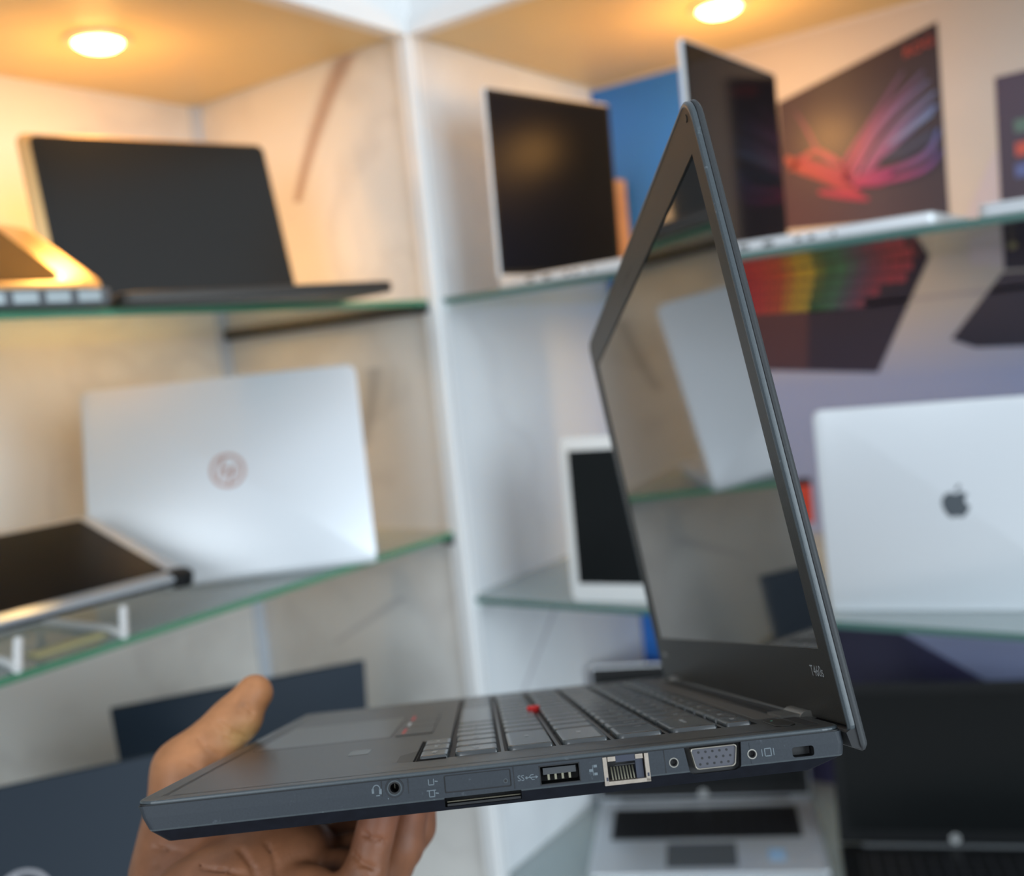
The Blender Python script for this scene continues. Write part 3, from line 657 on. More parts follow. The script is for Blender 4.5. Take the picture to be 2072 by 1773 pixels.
# --- network port
m = MM()
m.box(147.3, 148.6, -.12, 6, 2.8, 11.3, 0); m.box(160.7, 162.0, -.12, 6, 2.8, 11.3, 0); m.box(147.3, 162.0, -.12, 6, 2.6, 3.75, 0)
m.box(148.9, 151.4, -.12, 6, 9.9, 11.3, 0); m.box(157.8, 160.2, -.12, 6, 9.9, 11.3, 0)
m.box(151.4, 157.8, .2, 6, 9.4, 11.4, 1); m.box(151.0, 157.4, .1, .9, 8.35, 8.7, 3); m.box(157.8, 160.2, 1.2, 6, 3.7, 9.9, 1); m.box(148.9, 160.2, 5.8, 6.2, 3.6, 9.9, 3)
for k in range(8):
    xx = 149.9 + k * .98
    m.add([(xx, .7, 4.0), (xx + .42, .7, 4.0), (xx + .42, 3.4, 7.7), (xx, 3.4, 7.7), (xx, 1.1, 4.0), (xx + .42, 1.1, 4.0), (xx + .42, 3.8, 7.7), (xx, 3.8, 7.7)],
          [(0, 1, 2, 3), (4, 5, 6, 7), (0, 1, 5, 4), (3, 2, 6, 7), (0, 3, 7, 4), (1, 2, 6, 5)], 2)
m.box(147.9, 148.5, -.2, -.1, 4.0, 5.1, 1); m.box(161.1, 161.7, -.2, -.1, 4.2, 5.3, 1)
sub('network_port', m, [K_tin, K_blue, K_gold, K_black])
# --- video port: silver shell, plastic face, fifteen holes
def vring(i): 
    b = [(175.9, 10.9), (176.4, 11.05), (189.9, 11.05), (190.4, 10.8), (190.6, 10.3), (189.7, 5.3), (189.2, 4.7), (188.5, 4.45), (177.7, 4.45), (177.0, 4.7), (176.6, 5.3), (175.7, 10.3)]
    cx, cz = 183.15, 7.75
    return [(cx + (p - cx) * (1 - i / 7.9), cz + (q - cz) * (1 - i / 3.4)) for p, q in b]
m = MM()
a, b = vring(0), vring(.3)
m.loft([[(p, 3, q) for p, q in a], [(p, -.25, q) for p, q in a], [(p, -.35, q) for p, q in vring(.15)], [(p, -.25, q) for p, q in b], [(p, 3, q) for p, q in b]], 0, cap=False)
m.slab(vring(.3), .25, 2.9, 0, 1, 1)
for r_ in range(3):
    for k in range(5):
        hx = 178.2 + k * 2.28 + (.85 if r_ == 1 else 0) + (0.0 if r_ == 0 else .15); hz = 9.65 - r_ * 1.85
        if hx < 190: m.slab(circle(hx, hz, .40, 10), .18, .26, 0, 2, 1)
sub('video_port', m, [mat('shell_metal', (.50, .47, .40), .3, metal=.85), mat('port_face', (.060, .062, .078), .45), K_black])
for xx in (169.9, 195.3):
    m = MM(); ring(m, xx, 7.4, 1.55, 1.22, -.05, 3, 0); m.slab(circle(xx, 7.4, 1.1, 14), 2.0, 2.4, 0, 1, 1)
    ring(m, xx, 7.4, 1.22, .95, .5, 2.2, 1)
    sub('screw_socket', m, [mat('screw_metal', (.30, .29, .26), .35, metal=.8), K_black], smooth=True)
m = MM(); m.box(208.6, 215.1, 4.2, 4.8, 5.1, 7.9, 0); sub('lock_slot', m, K_black)
# --- printed icons beside the ports
def icon_text(body, x, z, size, name):
    v, f = text_mesh(body, size); m = MM(); m.add([(x + a, -.06, z + b) for a, b, c in v], f); return sub(name, m, K_icon)
m = MM()
for k in range(11):
    a0, a1 = math.radians(-20 + k * 20), math.radians(-20 + k * 20 + 21)
    m.flat([(75.3 + 1.25 * math.cos(a0), -.06, 9.2 + 1.4 * math.sin(a0)), (75.3 + 1.25 * math.cos(a1), -.06, 9.2 + 1.4 * math.sin(a1)), (75.3 + .95 * math.cos(a1), -.06, 9.2 + 1.1 * math.sin(a1)), (75.3 + .95 * math.cos(a0), -.06, 9.2 + 1.1 * math.sin(a0))])
m.flat([(73.8, -.06, 8.0), (74.5, -.06, 8.0), (74.5, -.06, 9.4), (73.8, -.06, 9.4)]); m.flat([(76.1, -.06, 7.6), (76.9, -.06, 7.6), (76.9, -.06, 9.2), (76.1, -.06, 9.2)]); m.flat([(75.1, -.06, 7.1), (76.3, -.06, 7.1), (76.3, -.06, 7.4), (75.1, -.06, 7.4)])
m.slab(circle(78.8, 6.0, .18, 8), -.06, 0, 0, 0, 1)
sub('headset_icon', m, K_icon)
def bracket(mb, x, z, w=1.9, h=1.9, top=False):
    for q in ((x, x + .28, z, z + h), (x + w - .28, x + w, z + .1, z + h), (x, x + w, z, z + .28)): mb.flat([(q[0], -.06, q[2]), (q[1], -.06, q[2]), (q[1], -.06, q[3]), (q[0], -.06, q[3])])
    if top: mb.flat([(x - .6, -.06, z + h), (x + w + .4, -.06, z + h), (x + w + .4, -.06, z + h + .28), (x - .6, -.06, z + h + .28)])
    mb.flat([(x + w + .2, -.06, z + h * .5), (x + w + 1.2, -.06, z + h * .45), (x + w + 1.2, -.06, z + h * .6), (x + w + .2, -.06, z + h * .7)])
m = MM(); bracket(m, 91.6, 8.6); bracket(m, 91.6, 5.0, top=True); sub('card_icon', m, K_icon)
icon_text('SS', 120.9, 7.7, 2.5, 'speed_icon')
m = MM(); m.flat([(122.4, -.06, 7.6), (125.8, -.06, 7.6), (125.8, -.06, 7.85), (122.4, -.06, 7.85)]); m.slab(circle(122.7, 7.7, .42, 10), -.06, 0, 0, 0, 1)
m.flat([(123.4, -.06, 7.8), (124.1, -.06, 8.6), (125.0, -.06, 8.6), (125.0, -.06, 8.4), (124.2, -.06, 8.4), (123.7, -.06, 7.8)]); m.flat([(123.8, -.06, 7.7), (124.4, -.06, 6.9), (125.2, -.06, 6.9), (125.2, -.06, 7.1), (124.5, -.06, 7.1), (124.1, -.06, 7.7)]); m.flat([(125.6, -.06, 7.2), (126.4, -.06, 7.7), (125.6, -.06, 8.2)])
sub('bus_icon', m, K_icon)
m = MM()
for bx, bz in ((144.2, 8.6), (144.2, 6.2), (142.7, 7.4)): m.flat([(bx, -.06, bz), (bx + 1.1, -.06, bz), (bx + 1.1, -.06, bz + .8), (bx, -.06, bz + .8)])
m.flat([(143.8, -.06, 6.2), (144.0, -.06, 6.2), (144.0, -.06, 9.4), (143.8, -.06, 9.4)]); sub('network_icon', m, K_icon)
m = MM()
for q in ((199.3, 201.6, 6.2, 6.5), (199.3, 201.6, 8.5, 8.8), (199.3, 199.6, 6.2, 8.8), (201.3, 201.6, 6.2, 8.8), (198.4, 198.65, 6.4, 8.6), (202.2, 202.45, 6.4, 8.6)): m.flat([(q[0], -.06, q[2]), (q[1], -.06, q[2]), (q[1], -.06, q[3]), (q[0], -.06, q[3])])
sub('monitor_icon', m, K_icon)
# seams pressed into the side
m = MM()
for xs in (76.9, 85.2): m.box(xs, xs + .22, -.03, .1, 6.9, 11.4)
m.box(167.0, 167.2, -.03, .1, 4.5, 11.5); m.box(199.9 - 5.2, 199.9 - 5.2, -.02, .1, 4.5, 11)
m.box(118.6, 118.8, -.03, .1, 4.8, 11.5); sub('panel_seam', m, K_seam)
m = MM(); m.loft([outl(.45, 11.5, .9, .7), outl(.45, 12.0, .9, .7)]); sub('deck_seam', m, K_seam)

# --- top cover (deck) with the keyboard opening: rim lofted, then strips round the opening
kx0, kx1, ky0, ky1 = 96.6, 205.8, 29.0, 302.0
def rr(ins, z): return [(x, y, z) for x, y in rrect(ins, 226 - ins, ins, 331 - ins, 7 - ins * .5, 6)]
m = MM()
m.loft([rr(.15, 11.9), rr(-.05, 12.2), rr(0, 12.7), rr(.35, 13.0), rr(.9, 13.1)], 1, cap=False)
n = len(rr(0, 0))
# deck plate: ring between rim and key opening, built as four boxes set flush, plus a thin rim filler
m.add([p for p in rr(.9, 13.1)] + [p for p in rr(8, 13.1)], [(i, (i + 1) % n, n + (i + 1) % n, n + i) for i in range(n)], 0)
def plate(x0, x1, y0, y1, z=13.1, mi=0): m.flat([(x0, y0, z), (x1, y0, z), (x1, y1, z), (x0, y1, z)], mi)
plate(6, kx0, 6, 325); plate(kx1, 221, 6, 325); plate(kx0, kx1, 6, ky0); plate(kx0, kx1, ky1, 325)
for a, b_, c, d in (((kx0, ky0), (kx1, ky0), 0, 0), ((kx1, ky0), (kx1, ky1), 0, 0), ((kx1, ky1), (kx0, ky1), 0, 0), ((kx0, ky1), (kx0, ky0), 0, 0)):
    m.flat([(a[0], a[1], 13.1), (b_[0], b_[1], 13.1), (b_[0], b_[1], 11.4), (a[0], a[1], 11.4)], 0)
deck = sub('palm_rest_deck', m, [K_deck, K_rim])
m = MM(); m.flat([(kx0, ky0, 11.45), (kx1, ky0, 11.45), (kx1, ky1, 11.45), (kx0, ky1, 11.45)], 0)
for xr in (116.4, 135.6, 154.8, 174.0, 193.9): m.box(xr - .6, xr + .6, ky0, ky1, 11.5, 13.0, 1)
# the notch for the arrow keys, sunk into the front of the deck
m.flat([(86.4, 26.5, 13.13), (96.8, 26.5, 13.13), (96.8, 88, 13.13), (86.4, 88, 13.13)], 0)
m.flat([(79.5, 30, 13.14), (86.2, 27, 13.14), (86.2, 60, 13.14), (79.5, 48, 13.14)], 2)
m.flat([(85.4, 26.5, 13.15), (86.3, 26.5, 13.15), (86.3, 90, 13.15), (85.4, 90, 13.15)], 0)
sub('keyboard_frame', m, [K_well, K_deck, K_bez])

# --- keys
U = (ky1 - ky0 - 3) / 15.0; KY = ky0 + 1.5
def key(x0, x1, y0, y1, legend='', z=14.35):
    m = MM(); g = 1.35
    a, b, c, d = x0, x1, y0 + g, y1 - g
    out = rrect(a, b, c, d, (2.6, 1.0, 1.0, 2.6) if b - a > 11 else 1.0, 4)
    cx, cy = (a + b) / 2, (c + d) / 2
    def s_(k, zz): return [(cx + (p - cx) * (1 - k / ((b - a) / 2)), cy + (q - cy) * (1 - k / ((d - c) / 2)), zz) for p, q in out]
    m.loft([s_(.0, 11.6), s_(.1, z - .9), s_(.35, z - .25), s_(.9, z - .02), s_(2.2, z - .12), s_(min(b - a, d - c) * .45, z - .22)], 0)
    if legend:
        v, f = text_mesh(legend, 4.2 if len(legend) == 1 else 2.6)
        ly = d - 3.8 if len(legend) == 1 else (c + d) / 2 + (d - c) * .1
        m.add([(cx + (2.2 if b - a > 11 and len(legend) == 1 else 0) + q, ly - p, z - .03) for p, q, _ in v], f, 1)
    return sub('key', m, [K_key, K_mark], smooth=True)
rows = [
    (195.4, 204.6, [(1, 'PgDn')] and [(1.07, s) for s in ('Del', 'End', 'Ins', 'F12', 'F11', 'F10', 'F9', 'F8', 'F7', 'F6', 'F5', 'F4', 'F3', 'F2')]),
    (175.8, 192.4, [(2, 'Backspace')] + [(1, s) for s in '=-0987654321`']),
    (156.6, 172.6, [(1.5, '\\')] + [(1, s) for s in '][POIUYTREWQ'] + [(1.5, 'Tab')]),
    (137.4, 153.4, [(2.25, 'Enter')] + [(1, s) for s in "';LKJHGFDSA"] + [(1.75, 'Caps')]),
    (118.2, 134.2, [(2.75, 'Shift')] + [(1, s) for s in '/.,MNBVCXZ'] + [(2.25, 'Shift')]),
]
for x0, x1, ks in rows:
    y = KY
    for w, s in ks:
        key(x0, x1, y, y + w * U, s); y += w * U
y = KY
for s in ('PgDn', 'Up', 'PgUp'): key(99.6, 114.8, y, y + U, s); y += U
for w, s in ((1, 'Ctrl'), (1, 'PrtSc'), (1, 'Alt'), (5, ''), (1, 'Alt'), (1, ''), (1, 'Fn'), (1, 'Ctrl')): key(99.0, 114.8, y, y + w * U, s); y += w * U
y = KY - .5
for s in ('Right', 'Down', 'Left'): key(87.4, 97.4, y, y + U, s, z=14.2); y += U
# pointing stick
m = MM(); m.loft([[(134.6 + a, 172 + b, z) for a, b in circle(0, 0, r, 18)] for r, z in ((2.6, 12.8), (2.9, 14.2), (3.3, 15.0), (3.3, 15.6), (2.6, 16.1), (1.2, 15.95))])
sub('pointing_stick', m, K_red, smooth=True)
# touchpad, its three buttons
m = MM(); m.slab(rrect(11, 69.5, 122, 222, 1.5, 3), 13.0, 13.18, .05, 0); m.slab(rrect(10.4, 70.0, 121.4, 222.6, 1.8, 3), 13.0, 13.12, 0, 1); sub('touchpad', m, [mat('touchpad_surface', (.034, .034, .033), .28), K_seam])
for k, (ya, yb) in enumerate(((122, 157), (158, 186), (187, 222))):
    m = MM(); m.slab(rrect(71.5, 88, ya, yb, 1.2, 3), 13.0, 13.5, .15, 0); m.box(74.0, 75.4, ya + 6, yb - 6, 13.49, 13.53, 1 if k != 1 else 2)
    sub('touchpad_button', m, [K_deck, mat('red_stripe', (.55, .05, .05), .5) if k == 0 else K_red, K_mark])
m = MM(); m.slab(rrect(58, 66, 66, 82, 1.2, 3), 13.05, 13.2, .06); sub('fingerprint_reader', m, mat('reader_black', (.014, .014, .016), .2))
# strip behind the keys, power button, hinge channel
m = MM(); m.slab(rrect(208.6, 216.5, 42, 300, .8, 2), 13.05, 13.25, .06); sub('rear_strip', m, mat('rear_strip_brown_grey', (.10, .090, .078), .4))
m = MM(); m.slab(rrect(208.4, 215.4, 14, 34, 3.2, 5), 13.05, 13.5, .15); m.slab(circle(211, 30, .5, 8), 13.4, 13.55, 0, 1); sub('power_button', m, [K_bez, mat('green_indicator', (.1, .5, .35), .4)])
m = MM(); m.box(217.4, 221.5, 12, 319, 13.05, 13.18); sub('hinge_channel', m, K_seam)
# --- rubber feet and screws under the base
for o_f in (circle(18, 20, 5, 16), circle(18, 311, 5, 16), rrect(196, 203, 20, 60, 3), rrect(196, 203, 271, 311, 3)): m = MM(); m.slab(o_f, -1.5, -.3, .2); sub('rubber_foot', m, K_black)

# --- hinges and lid
TH = .10513; HX, HZ = 227.57, 10.08
for yc in (46, 285):
    m = MM(); m.tube([(HX - 1.5, yc - 11, HZ + 1.5), (HX - 1.5, yc + 11, HZ + 1.5)], 3.6, 16); m.box(HX - 11, HX - 1, yc - 9, yc + 9, 12.6, 14.0)
    sub('hinge', m, [mat('hinge_grey', (.16, .155, .14), .35, metal=.5)], smooth=True)
m = MM(); m.tube([(HX + 2, 58, HZ + 1), (HX + 2, 273, HZ + 1)], 3.3, 14); sub('hinge_cover', m, K_bez, smooth=True)
# lid frame: local X = laptop y, local Z = up the lid, local Y = towards its back
lidM = Matrix.Translation((HX * .001, 0, HZ * .001)) @ Matrix(((0, math.cos(TH), -math.sin(TH)), (1, 0, 0), (0, math.sin(TH), math.cos(TH)))).to_4x4()
class ML_(MM): pass
def lidring(i, y, top=227.4, bot=1.0, r=9):
    return [(x, y, z) for x, z in rrect(-2.0 + i, 333.0 - i, bot + (i * .3), top - i, (2, 2, r, r), 7)]
def place_lid(mb, name, mats, parent, smooth=False):
    o = mb.build(name, mats, parent, smooth=smooth); return o
m = MM(); m.loft([lidring(.25, 2.2, bot=-5.2), lidring(0, 2.6, bot=-5.6), lidring(0, 3.6, bot=-5.4), lidring(.6, 4.5, bot=-4.6), lidring(2.2, 5.0, bot=-2.5, r=8)], 0)
lid = m.build('lid_shell', [K_lid], held, smooth=True); lid.matrix_parent_inverse = Matrix.Identity(4); lid.matrix_basis = lidM
# heel of the shell that reaches below the hinge line behind the base
m = MM(); hp_ = [(-1.2, 1.0), (2.2, 2.6), (2.4, -3.0), (2.6, -5.0), (-.6, -3.6)]
m.loft([[(-1.2, a, b) for a, b in hp_], [(332.2, a, b) for a, b in hp_]], 0); m.build('hinge_shroud', [K_seam], lid)
m = MM(); m.loft([lidring(.4, 2.0), lidring(.4, 2.25)], 0); m.build('lid_seam', K_seam, lid)
m = MM()
o_, i_ = lidring(.5, 0), lidring(1.6, -.35)
n = len(o_)
m.loft([lidring(.3, 1.9), lidring(.15, 1.4), lidring(.2, .35), lidring(.8, -.25), lidring(1.5, -.3), lidring(1.8, .05)], 0, cap=False); m.build('rubber_rim', K_rim, lid, smooth=True)
def bez_piece(x0, x1, z0, z1): m.flat([(x0, .0, z0), (x1, .0, z0), (x1, .0, z1), (x0, .0, z1)])
SX0, SX1, SZ0, SZ1 = 9.5, 321.0, 27.5, 208.8
m = MM(); bez_piece(-.3, SX0, 3, SZ1 + 12); bez_piece(SX1, 331.3, 3, SZ1 + 12); bez_piece(SX0, SX1, 3, SZ0); bez_piece(SX0, SX1, SZ1, SZ1 + 12)
bo = [(x, z) for x, z in rrect(-.3, 331.3, 3, 226.0, (2, 2, 7.5, 7.5), 7)]
m.flat([(-.3, .0, SZ1 + 12)] + [(x, .0, z) for x, z in bo if z > SZ1 + 12.01][::-1][:0] + [(331.3, .0, SZ1 + 12)] + [(x, .0, z) for x, z in bo if z > SZ1 + 12.01])
for a, b_ in (((SX0, SZ0), (SX1, SZ0)), ((SX1, SZ0), (SX1, SZ1)), ((SX1, SZ1), (SX0, SZ1)), ((SX0, SZ1), (SX0, SZ0))):
    m.flat([(a[0], 0, a[1]), (b_[0], 0, b_[1]), (b_[0], .9, b_[1]), (a[0], .9, a[1])])
bez = m.build('bezel', K_bez, lid)
m = MM(); m.flat([(SX0, .7, SZ0), (SX1, .7, SZ0), (SX1, .7, SZ1), (SX0, .7, SZ1)]); m.box(SX0 - .5, SX1 + .5, .72, 1.8, SZ0 - .5, SZ1 + .5); m.build('display_panel', K_disp, lid)
v, f = text_mesh('T460s', 5.4)
m = MM(); m.add([(17.0 - a, -.05, 19.6 + b) for a, b, c in v], f); m.build('model_lettering', mat('pale_letters', (.30, .32, .33), .5), lid)
v, f = text_mesh('Lenovo', 6.0)
m = MM(); m.add([(312 - a, -.05, 18.0 + b) for a, b, c in v], f); m.build('maker_lettering', mat('silver_letters', (.5, .5, .48), .3, metal=.6), lid)
m = MM(); m.slab(circle(165, 216.5, 1.4, 14), -.1, .2, 0, 0, 1); m.slab(rrect(150, 180, 216, 217, .4, 2), -.04, .1, 0, 0, 1); m.build('webcam', K_black, lid)
for xx in (SX0 - 4.5, SX1 + 4.5): 
    pass
for xx in (6, 325): m = MM(); m.slab(circle(xx, 221, 1.5, 12), -.3, .1, 0, 0, 1); m.build('bezel_bumper', K_bez, lid)

# ------------------------------------------------------------------ the hand that carries it
def smin(a, b, k):
    h = np.clip(.5 + .5 * (b - a) / k, 0, 1); return b * (1 - h) + a * h - k * h * (1 - h)
def cone(P, a, b, ra, rb):
    a = np.array(a, float); b = np.array(b, float); ab = b - a
    t = np.clip(((P - a) @ ab) / (ab @ ab), 0, 1)
    return np.linalg.norm(P - (a + t[..., None] * ab), axis=-1) - (ra + (rb - ra) * t)
def ell(P, c, r):
    q = (P - np.array(c, float)) / np.array(r, float); k = np.linalg.norm(q, axis=-1)
    return (k - 1) * min(r)
FING = [  # base joint, middle joint, last joint, tip, radii
    ((26, 192, -46), (54, 194, -46), (68, 193, -30), (73, 191, -9.5), (11.0, 10.0, 9.4, 8.8)),
    ((28, 172, -50), (60, 172, -50), (73, 171, -33), (78, 169, -9.8), (11.5, 10.4, 9.8, 9.0)),
    ((24, 151, -53), (54, 151, -55), (68, 150, -37), (76, 149, -10), (11.4, 10.6, 9.9, 9.0)),
    ((14, 131, -54), (40, 129, -58), (54, 130, -42), (65, 131, -10), (10.6, 9.6, 9.0, 8.4)),
]
def hand_sdf(P):
    d = smin(cone(P, (-36, -25, -425), (-34, 70, -230), 42, 34), cone(P, (-34, 70, -230), (-32, 120, -135), 34, 26), 10)
    d = smin(d, cone(P, (-32, 120, -135), (-26, 146, -92), 27, 25), 12)
    # palm: fan towards the finger bases
    for (a, *_r) in FING:
        d = smin(d, cone(P, (-24, 148, -84), a, 23, 13), 9)
    d = smin(d, ell(P, (-16, 128, -62), (30, 20, 34)), 12)          # heel of the palm, near side
    d = smin(d, ell(P, (-28, 172, -52), (24, 24, 40)), 12)          # thumb muscle
    d = smin(d, ell(P, (6, 160, -34), (30, 34, 15)), 10)            # palm under the base
    # thumb
    d = smin(d, cone(P, (-38, 166, -40), (-33.5, 176, 3), 19.5, 14.0), 9)
    d = smin(d, cone(P, (-33.5, 176, 3), (-11.5, 182, 22.5), 14.6, 11.4), 7)
    d = smin(d, cone(P, (-11.5, 182, 22.5), (-.5, 184, 35.2), 11.2, 9.0), 4)
    d = smin(d, ell(P, (-4.5, 181, 23.5), (7.5, 8, 8)), 3)          # ball of the thumb against the edge
    d = smin(d, ell(P, (-17, 179, 10), (9, 9, 9)), 4)
    for (a, b, c, t, r) in FING:
        f = cone(P, a, b, r[0], r[1])
        f = smin(f, cone(P, b, c, r[1], r[2]), 3); f = smin(f, cone(P, c, t, r[2], r[3]), 3)
        f = smin(f, ell(P, ((a[0] + b[0]) / 2, a[1], a[2] + 7), (15, 10, 11)), 5)
        d = smin(d, f, 2.2)
    # creases
    def crease(d, a, b, r, k=1.6):
        c = cone(P, a, b, r, r * .6); return -smin(-d, c, k)
    if CREASES:
        for pts, r in CREASES:
            for p, q in zip(pts, pts[1:]): d = crease(d, p, q, r, .8)
    # the base pushes the flesh in
    q = np.abs(P - np.array((113.6, 165, 6.2))) - np.array((112.9, 165, 6.9)); base_d = np.linalg.norm(np.maximum(q, 0), axis=-1) + np.minimum(q.max(-1), 0)
    return np.maximum(d, -(base_d - .25))
CREASES = []
def on_skin(x, z):                                    # nearest point of the hand towards the viewer, at this x and z
    ys = np.arange(70., 205., .4); P_ = np.stack([np.full_like(ys, x), ys, np.full_like(ys, z)], -1)
    k = np.argmax(hand_sdf(P_) < 0); return (x, float(ys[k]) + .1, z)
lines_ = [(((-3.5, 30.5), (0, 26.5), (4.5, 22)), 1.0), (((-6, 29), (-1.5, 24.5), (3, 19.5)), .6), (((-14.5, 23.5), (-9, 18.5), (-3, 14.5)), 1.25), (((-17, 21), (-13, 16.5), (-8, 13.5)), .7),
          (((-24, 17), (-20, 12), (-15, 9)), 1.0), (((-30, 9), (-24, 5)), .8),
          (((-42, -26), (-28, -29), (-12, -31), (6, -36)), 1.0), (((-46, -38), (-30, -40), (-12, -44), (8, -52)), 1.3), (((-40, -33), (-24, -35), (-8, -38)), .7), (((-30, -46), (-14, -50), (2, -57)), .9),
          (((2, -27), (8, -34), (12, -46)), 1.1), (((12, -26), (17, -34), (19, -48)), .9), (((36, -44), (40, -50), (44, -58)), 1.0), (((50, -33), (54, -37), (60, -40)), 1.0), (((55, -25), (60, -28), (66, -29)), .8)]
CREASES_ = [([on_skin(*p) for p in l_], r_) for l_, r_ in lines_]; CREASES = CREASES_
def axis_(coarse, fine, step, H=1.2):                  # fine samples on the hand, coarser ones down the forearm
    return np.concatenate([np.arange(coarse, fine - step * .5, step), np.arange(fine, {0: 106., 1: 216., 2: 56.}[AX], H)])
AX = 0; gx = axis_(-87., -72., 5.); AX = 1; gy = axis_(-75., 86., 5.); AX = 2; gz = axis_(-475., -100., 5.)
nx, ny, nz = len(gx) - 1, len(gy) - 1, len(gz) - 1
F = np.empty((nx + 1, ny + 1, nz + 1), np.float32)
for i0 in range(0, nx + 1, 12):
    G = np.stack(np.meshgrid(gx[i0:i0 + 12], gy, gz, indexing='ij'), -1); F[i0:i0 + 12] = hand_sdf(G)
# surface nets
acc = np.zeros((nx, ny, nz, 3), np.float32); cnt = np.zeros((nx, ny, nz), np.float32)
offs = [(i, j, k) for i in (0, 1) for j in (0, 1) for k in (0, 1)]
for a in offs:
    for ax in range(3):
        if a[ax]: continue
        b = list(a); b[ax] = 1
        fa = F[a[0]:nx + a[0], a[1]:ny + a[1], a[2]:nz + a[2]]; fb = F[b[0]:nx + b[0], b[1]:ny + b[1], b[2]:nz + b[2]]
        s = (fa < 0) != (fb < 0); t = np.where(s, fa / np.where(s, fa - fb, 1), 0)
        for c in range(3): acc[..., c] += np.where(s, a[c] + (t if c == ax else 0), 0)
        cnt += s
act = cnt > 0; idx = -np.ones((nx, ny, nz), int); idx[act] = np.arange(act.sum())
cell = np.argwhere(act); V = cell + acc[act] / cnt[act][:, None]
V = np.stack([np.interp(V[:, i], np.arange(len(g_)), g_) for i, g_ in enumerate((gx, gy, gz))], 1)
faces = []
for ax in range(3):
    u, w = (ax + 1) % 3, (ax + 2) % 3
    sl = [slice(1, None)] * 3; sl[ax] = slice(None)
    lo_ = [slice(1, nx), slice(1, ny), slice(1, nz)]; lo_[ax] = slice(0, (nx, ny, nz)[ax])
    hi_ = list(lo_); hi_[ax] = slice(1, (nx, ny, nz)[ax] + 1)
    A, B = F[tuple(lo_)] < 0, F[tuple(hi_)] < 0
    base_i = np.argwhere(A != B); flip = A[A != B]
    off = np.array([1, 1, 1]); off[ax] = 0
    c = base_i + off
    def nb(du, dw):
        q = c.copy(); q[:, u] -= du; q[:, w] -= dw; return idx[q[:, 0], q[:, 1], q[:, 2]]
    q = np.stack([nb(1, 1), nb(0, 1), nb(0, 0), nb(1, 0)], 1)
    ok = (q >= 0).all(1); q = q[ok]; fl = flip[ok]
    q[~fl] = q[~fl][:, ::-1]; faces.append(q)
faces = np.concatenate(faces)
for _ in range(1):                                    # light smoothing, keeps the creases
    s_ = np.zeros_like(V); c_ = np.zeros(len(V))
    for i in range(4):
        j = (i + 1) % 4
        np.add.at(s_, faces[:, i], V[faces[:, j]]); np.add.at(s_, faces[:, j], V[faces[:, i]]); np.add.at(c_, faces[:, i], 1); np.add.at(c_, faces[:, j], 1)
    V = V * .55 + .45 * s_ / c_[:, None]
# skin tone: browner on the back of the hand, yellower on the thumb pad, palm's underside shade painted in
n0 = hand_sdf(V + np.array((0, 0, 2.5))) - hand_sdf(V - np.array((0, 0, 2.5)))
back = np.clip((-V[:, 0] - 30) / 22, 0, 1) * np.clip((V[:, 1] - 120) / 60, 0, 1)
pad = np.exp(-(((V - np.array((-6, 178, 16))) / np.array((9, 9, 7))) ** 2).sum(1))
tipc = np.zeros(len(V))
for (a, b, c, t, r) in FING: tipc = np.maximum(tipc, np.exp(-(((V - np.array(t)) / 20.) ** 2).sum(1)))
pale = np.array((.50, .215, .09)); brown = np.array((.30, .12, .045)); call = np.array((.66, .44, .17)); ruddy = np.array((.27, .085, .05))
palm_shade = np.array((.21, .085, .040))
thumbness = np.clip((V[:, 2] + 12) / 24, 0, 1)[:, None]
col = palm_shade * (1 - thumbness) + pale * thumbness
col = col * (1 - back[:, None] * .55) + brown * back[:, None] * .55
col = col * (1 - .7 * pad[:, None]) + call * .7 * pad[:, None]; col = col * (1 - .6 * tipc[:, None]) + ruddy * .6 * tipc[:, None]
M_skin = mat('skin', (.5, .28, .16), .48, spec=.4)
nt = M_skin.node_tree; pb = nt.nodes['Principled BSDF']
pb.inputs['Subsurface Weight'].default_value = .12; pb.inputs['Subsurface Radius'].default_value = (.006, .0025, .0012); pb.inputs['Subsurface Scale'].default_value = .6
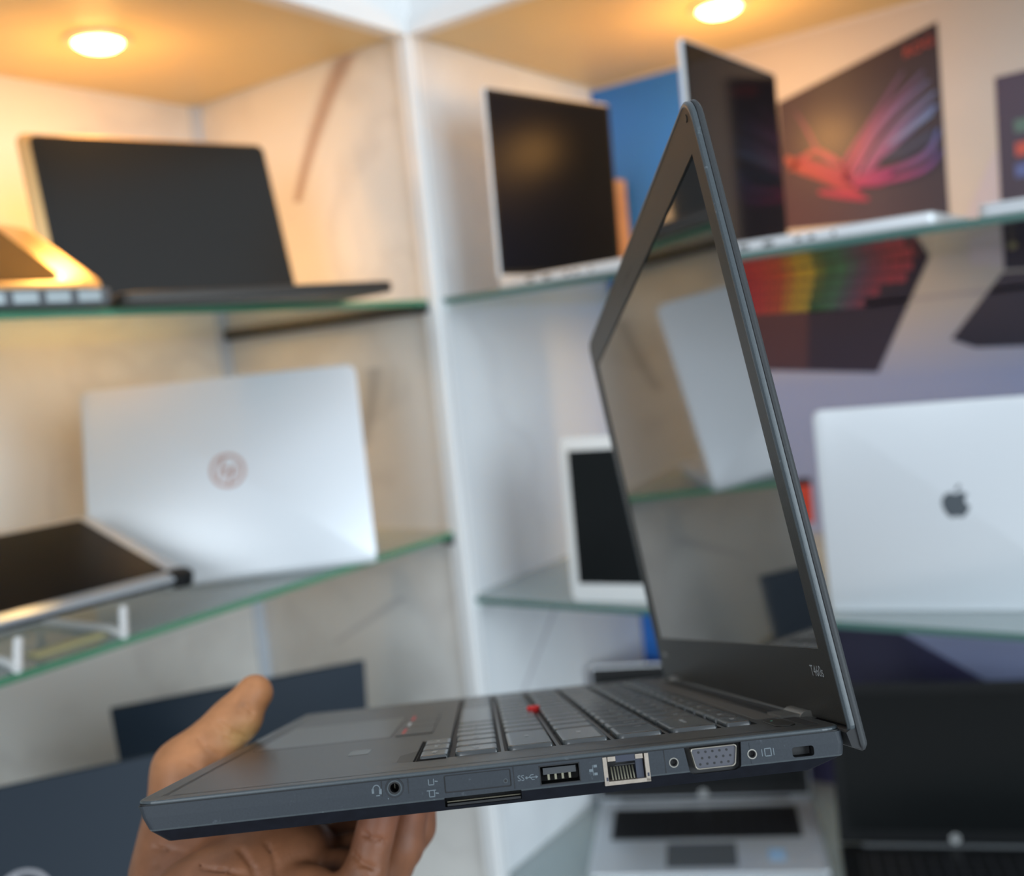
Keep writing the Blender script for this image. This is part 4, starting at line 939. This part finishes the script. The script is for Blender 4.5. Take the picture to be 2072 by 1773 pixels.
a = nt.nodes.new('ShaderNodeVertexColor'); a.layer_name = 'Col'; tc = nt.nodes.new('ShaderNodeTexCoord')
n1 = nt.nodes.new('ShaderNodeTexNoise'); n1.inputs['Scale'].default_value = 90; n1.inputs['Detail'].default_value = 5
vo = nt.nodes.new('ShaderNodeTexVoronoi'); vo.inputs['Scale'].default_value = 900
mx = nt.nodes.new('ShaderNodeMixRGB'); mx.blend_type = 'OVERLAY'; mx.inputs[0].default_value = .45
nt.links.new(tc.outputs['Object'], n1.inputs['Vector']); nt.links.new(tc.outputs['Object'], vo.inputs['Vector'])
nt.links.new(a.outputs[0], mx.inputs[1]); nt.links.new(n1.outputs[0], mx.inputs[2]); nt.links.new(mx.outputs[0], pb.inputs['Base Color'])
bu = nt.nodes.new('ShaderNodeBump'); bu.inputs['Strength'].default_value = .25; bu.inputs['Distance'].default_value = .0003
nt.links.new(vo.outputs['Distance'], bu.inputs['Height']); nt.links.new(bu.outputs[0], pb.inputs['Normal'])
me = bpy.data.meshes.new('person'); me.from_pydata((V * .001).tolist(), [], faces.tolist()); me.materials.append(M_skin)
ca = me.color_attributes.new('Col', 'FLOAT_COLOR', 'POINT')
ca.data.foreach_set('color', np.concatenate([col, np.ones((len(col), 1))], 1).astype(np.float32).ravel())
for p_ in me.polygons: p_.use_smooth = True
person = bpy.data.objects.new('person', me); COL.objects.link(person); person.matrix_world = LW
tag(person, 'bare hand gripping the laptop by its front edge, thumb raised, fingers curled underneath', 'person')
# thumbnail on the far side of the thumb tip
m = MM(); rings = []
for k in range(7):
    t = k / 6; rad = 5.6 * math.sin(math.pi * (.12 + .5 * t)); cx, cz = -9.8 + 5.2 * t + 2.4 * t, 31.5 + 9.2 * t
    rings.append([(cx - 1.0 * math.cos(a_), 184.5 + rad * math.sin(a_), cz + .9 * math.cos(a_)) for a_ in [2 * math.pi * i / 14 for i in range(14)]])
m.loft(rings); nail = m.build('thumb_nail', mat('nail', (.60, .38, .28), .3, coat=.3), person, smooth=True)
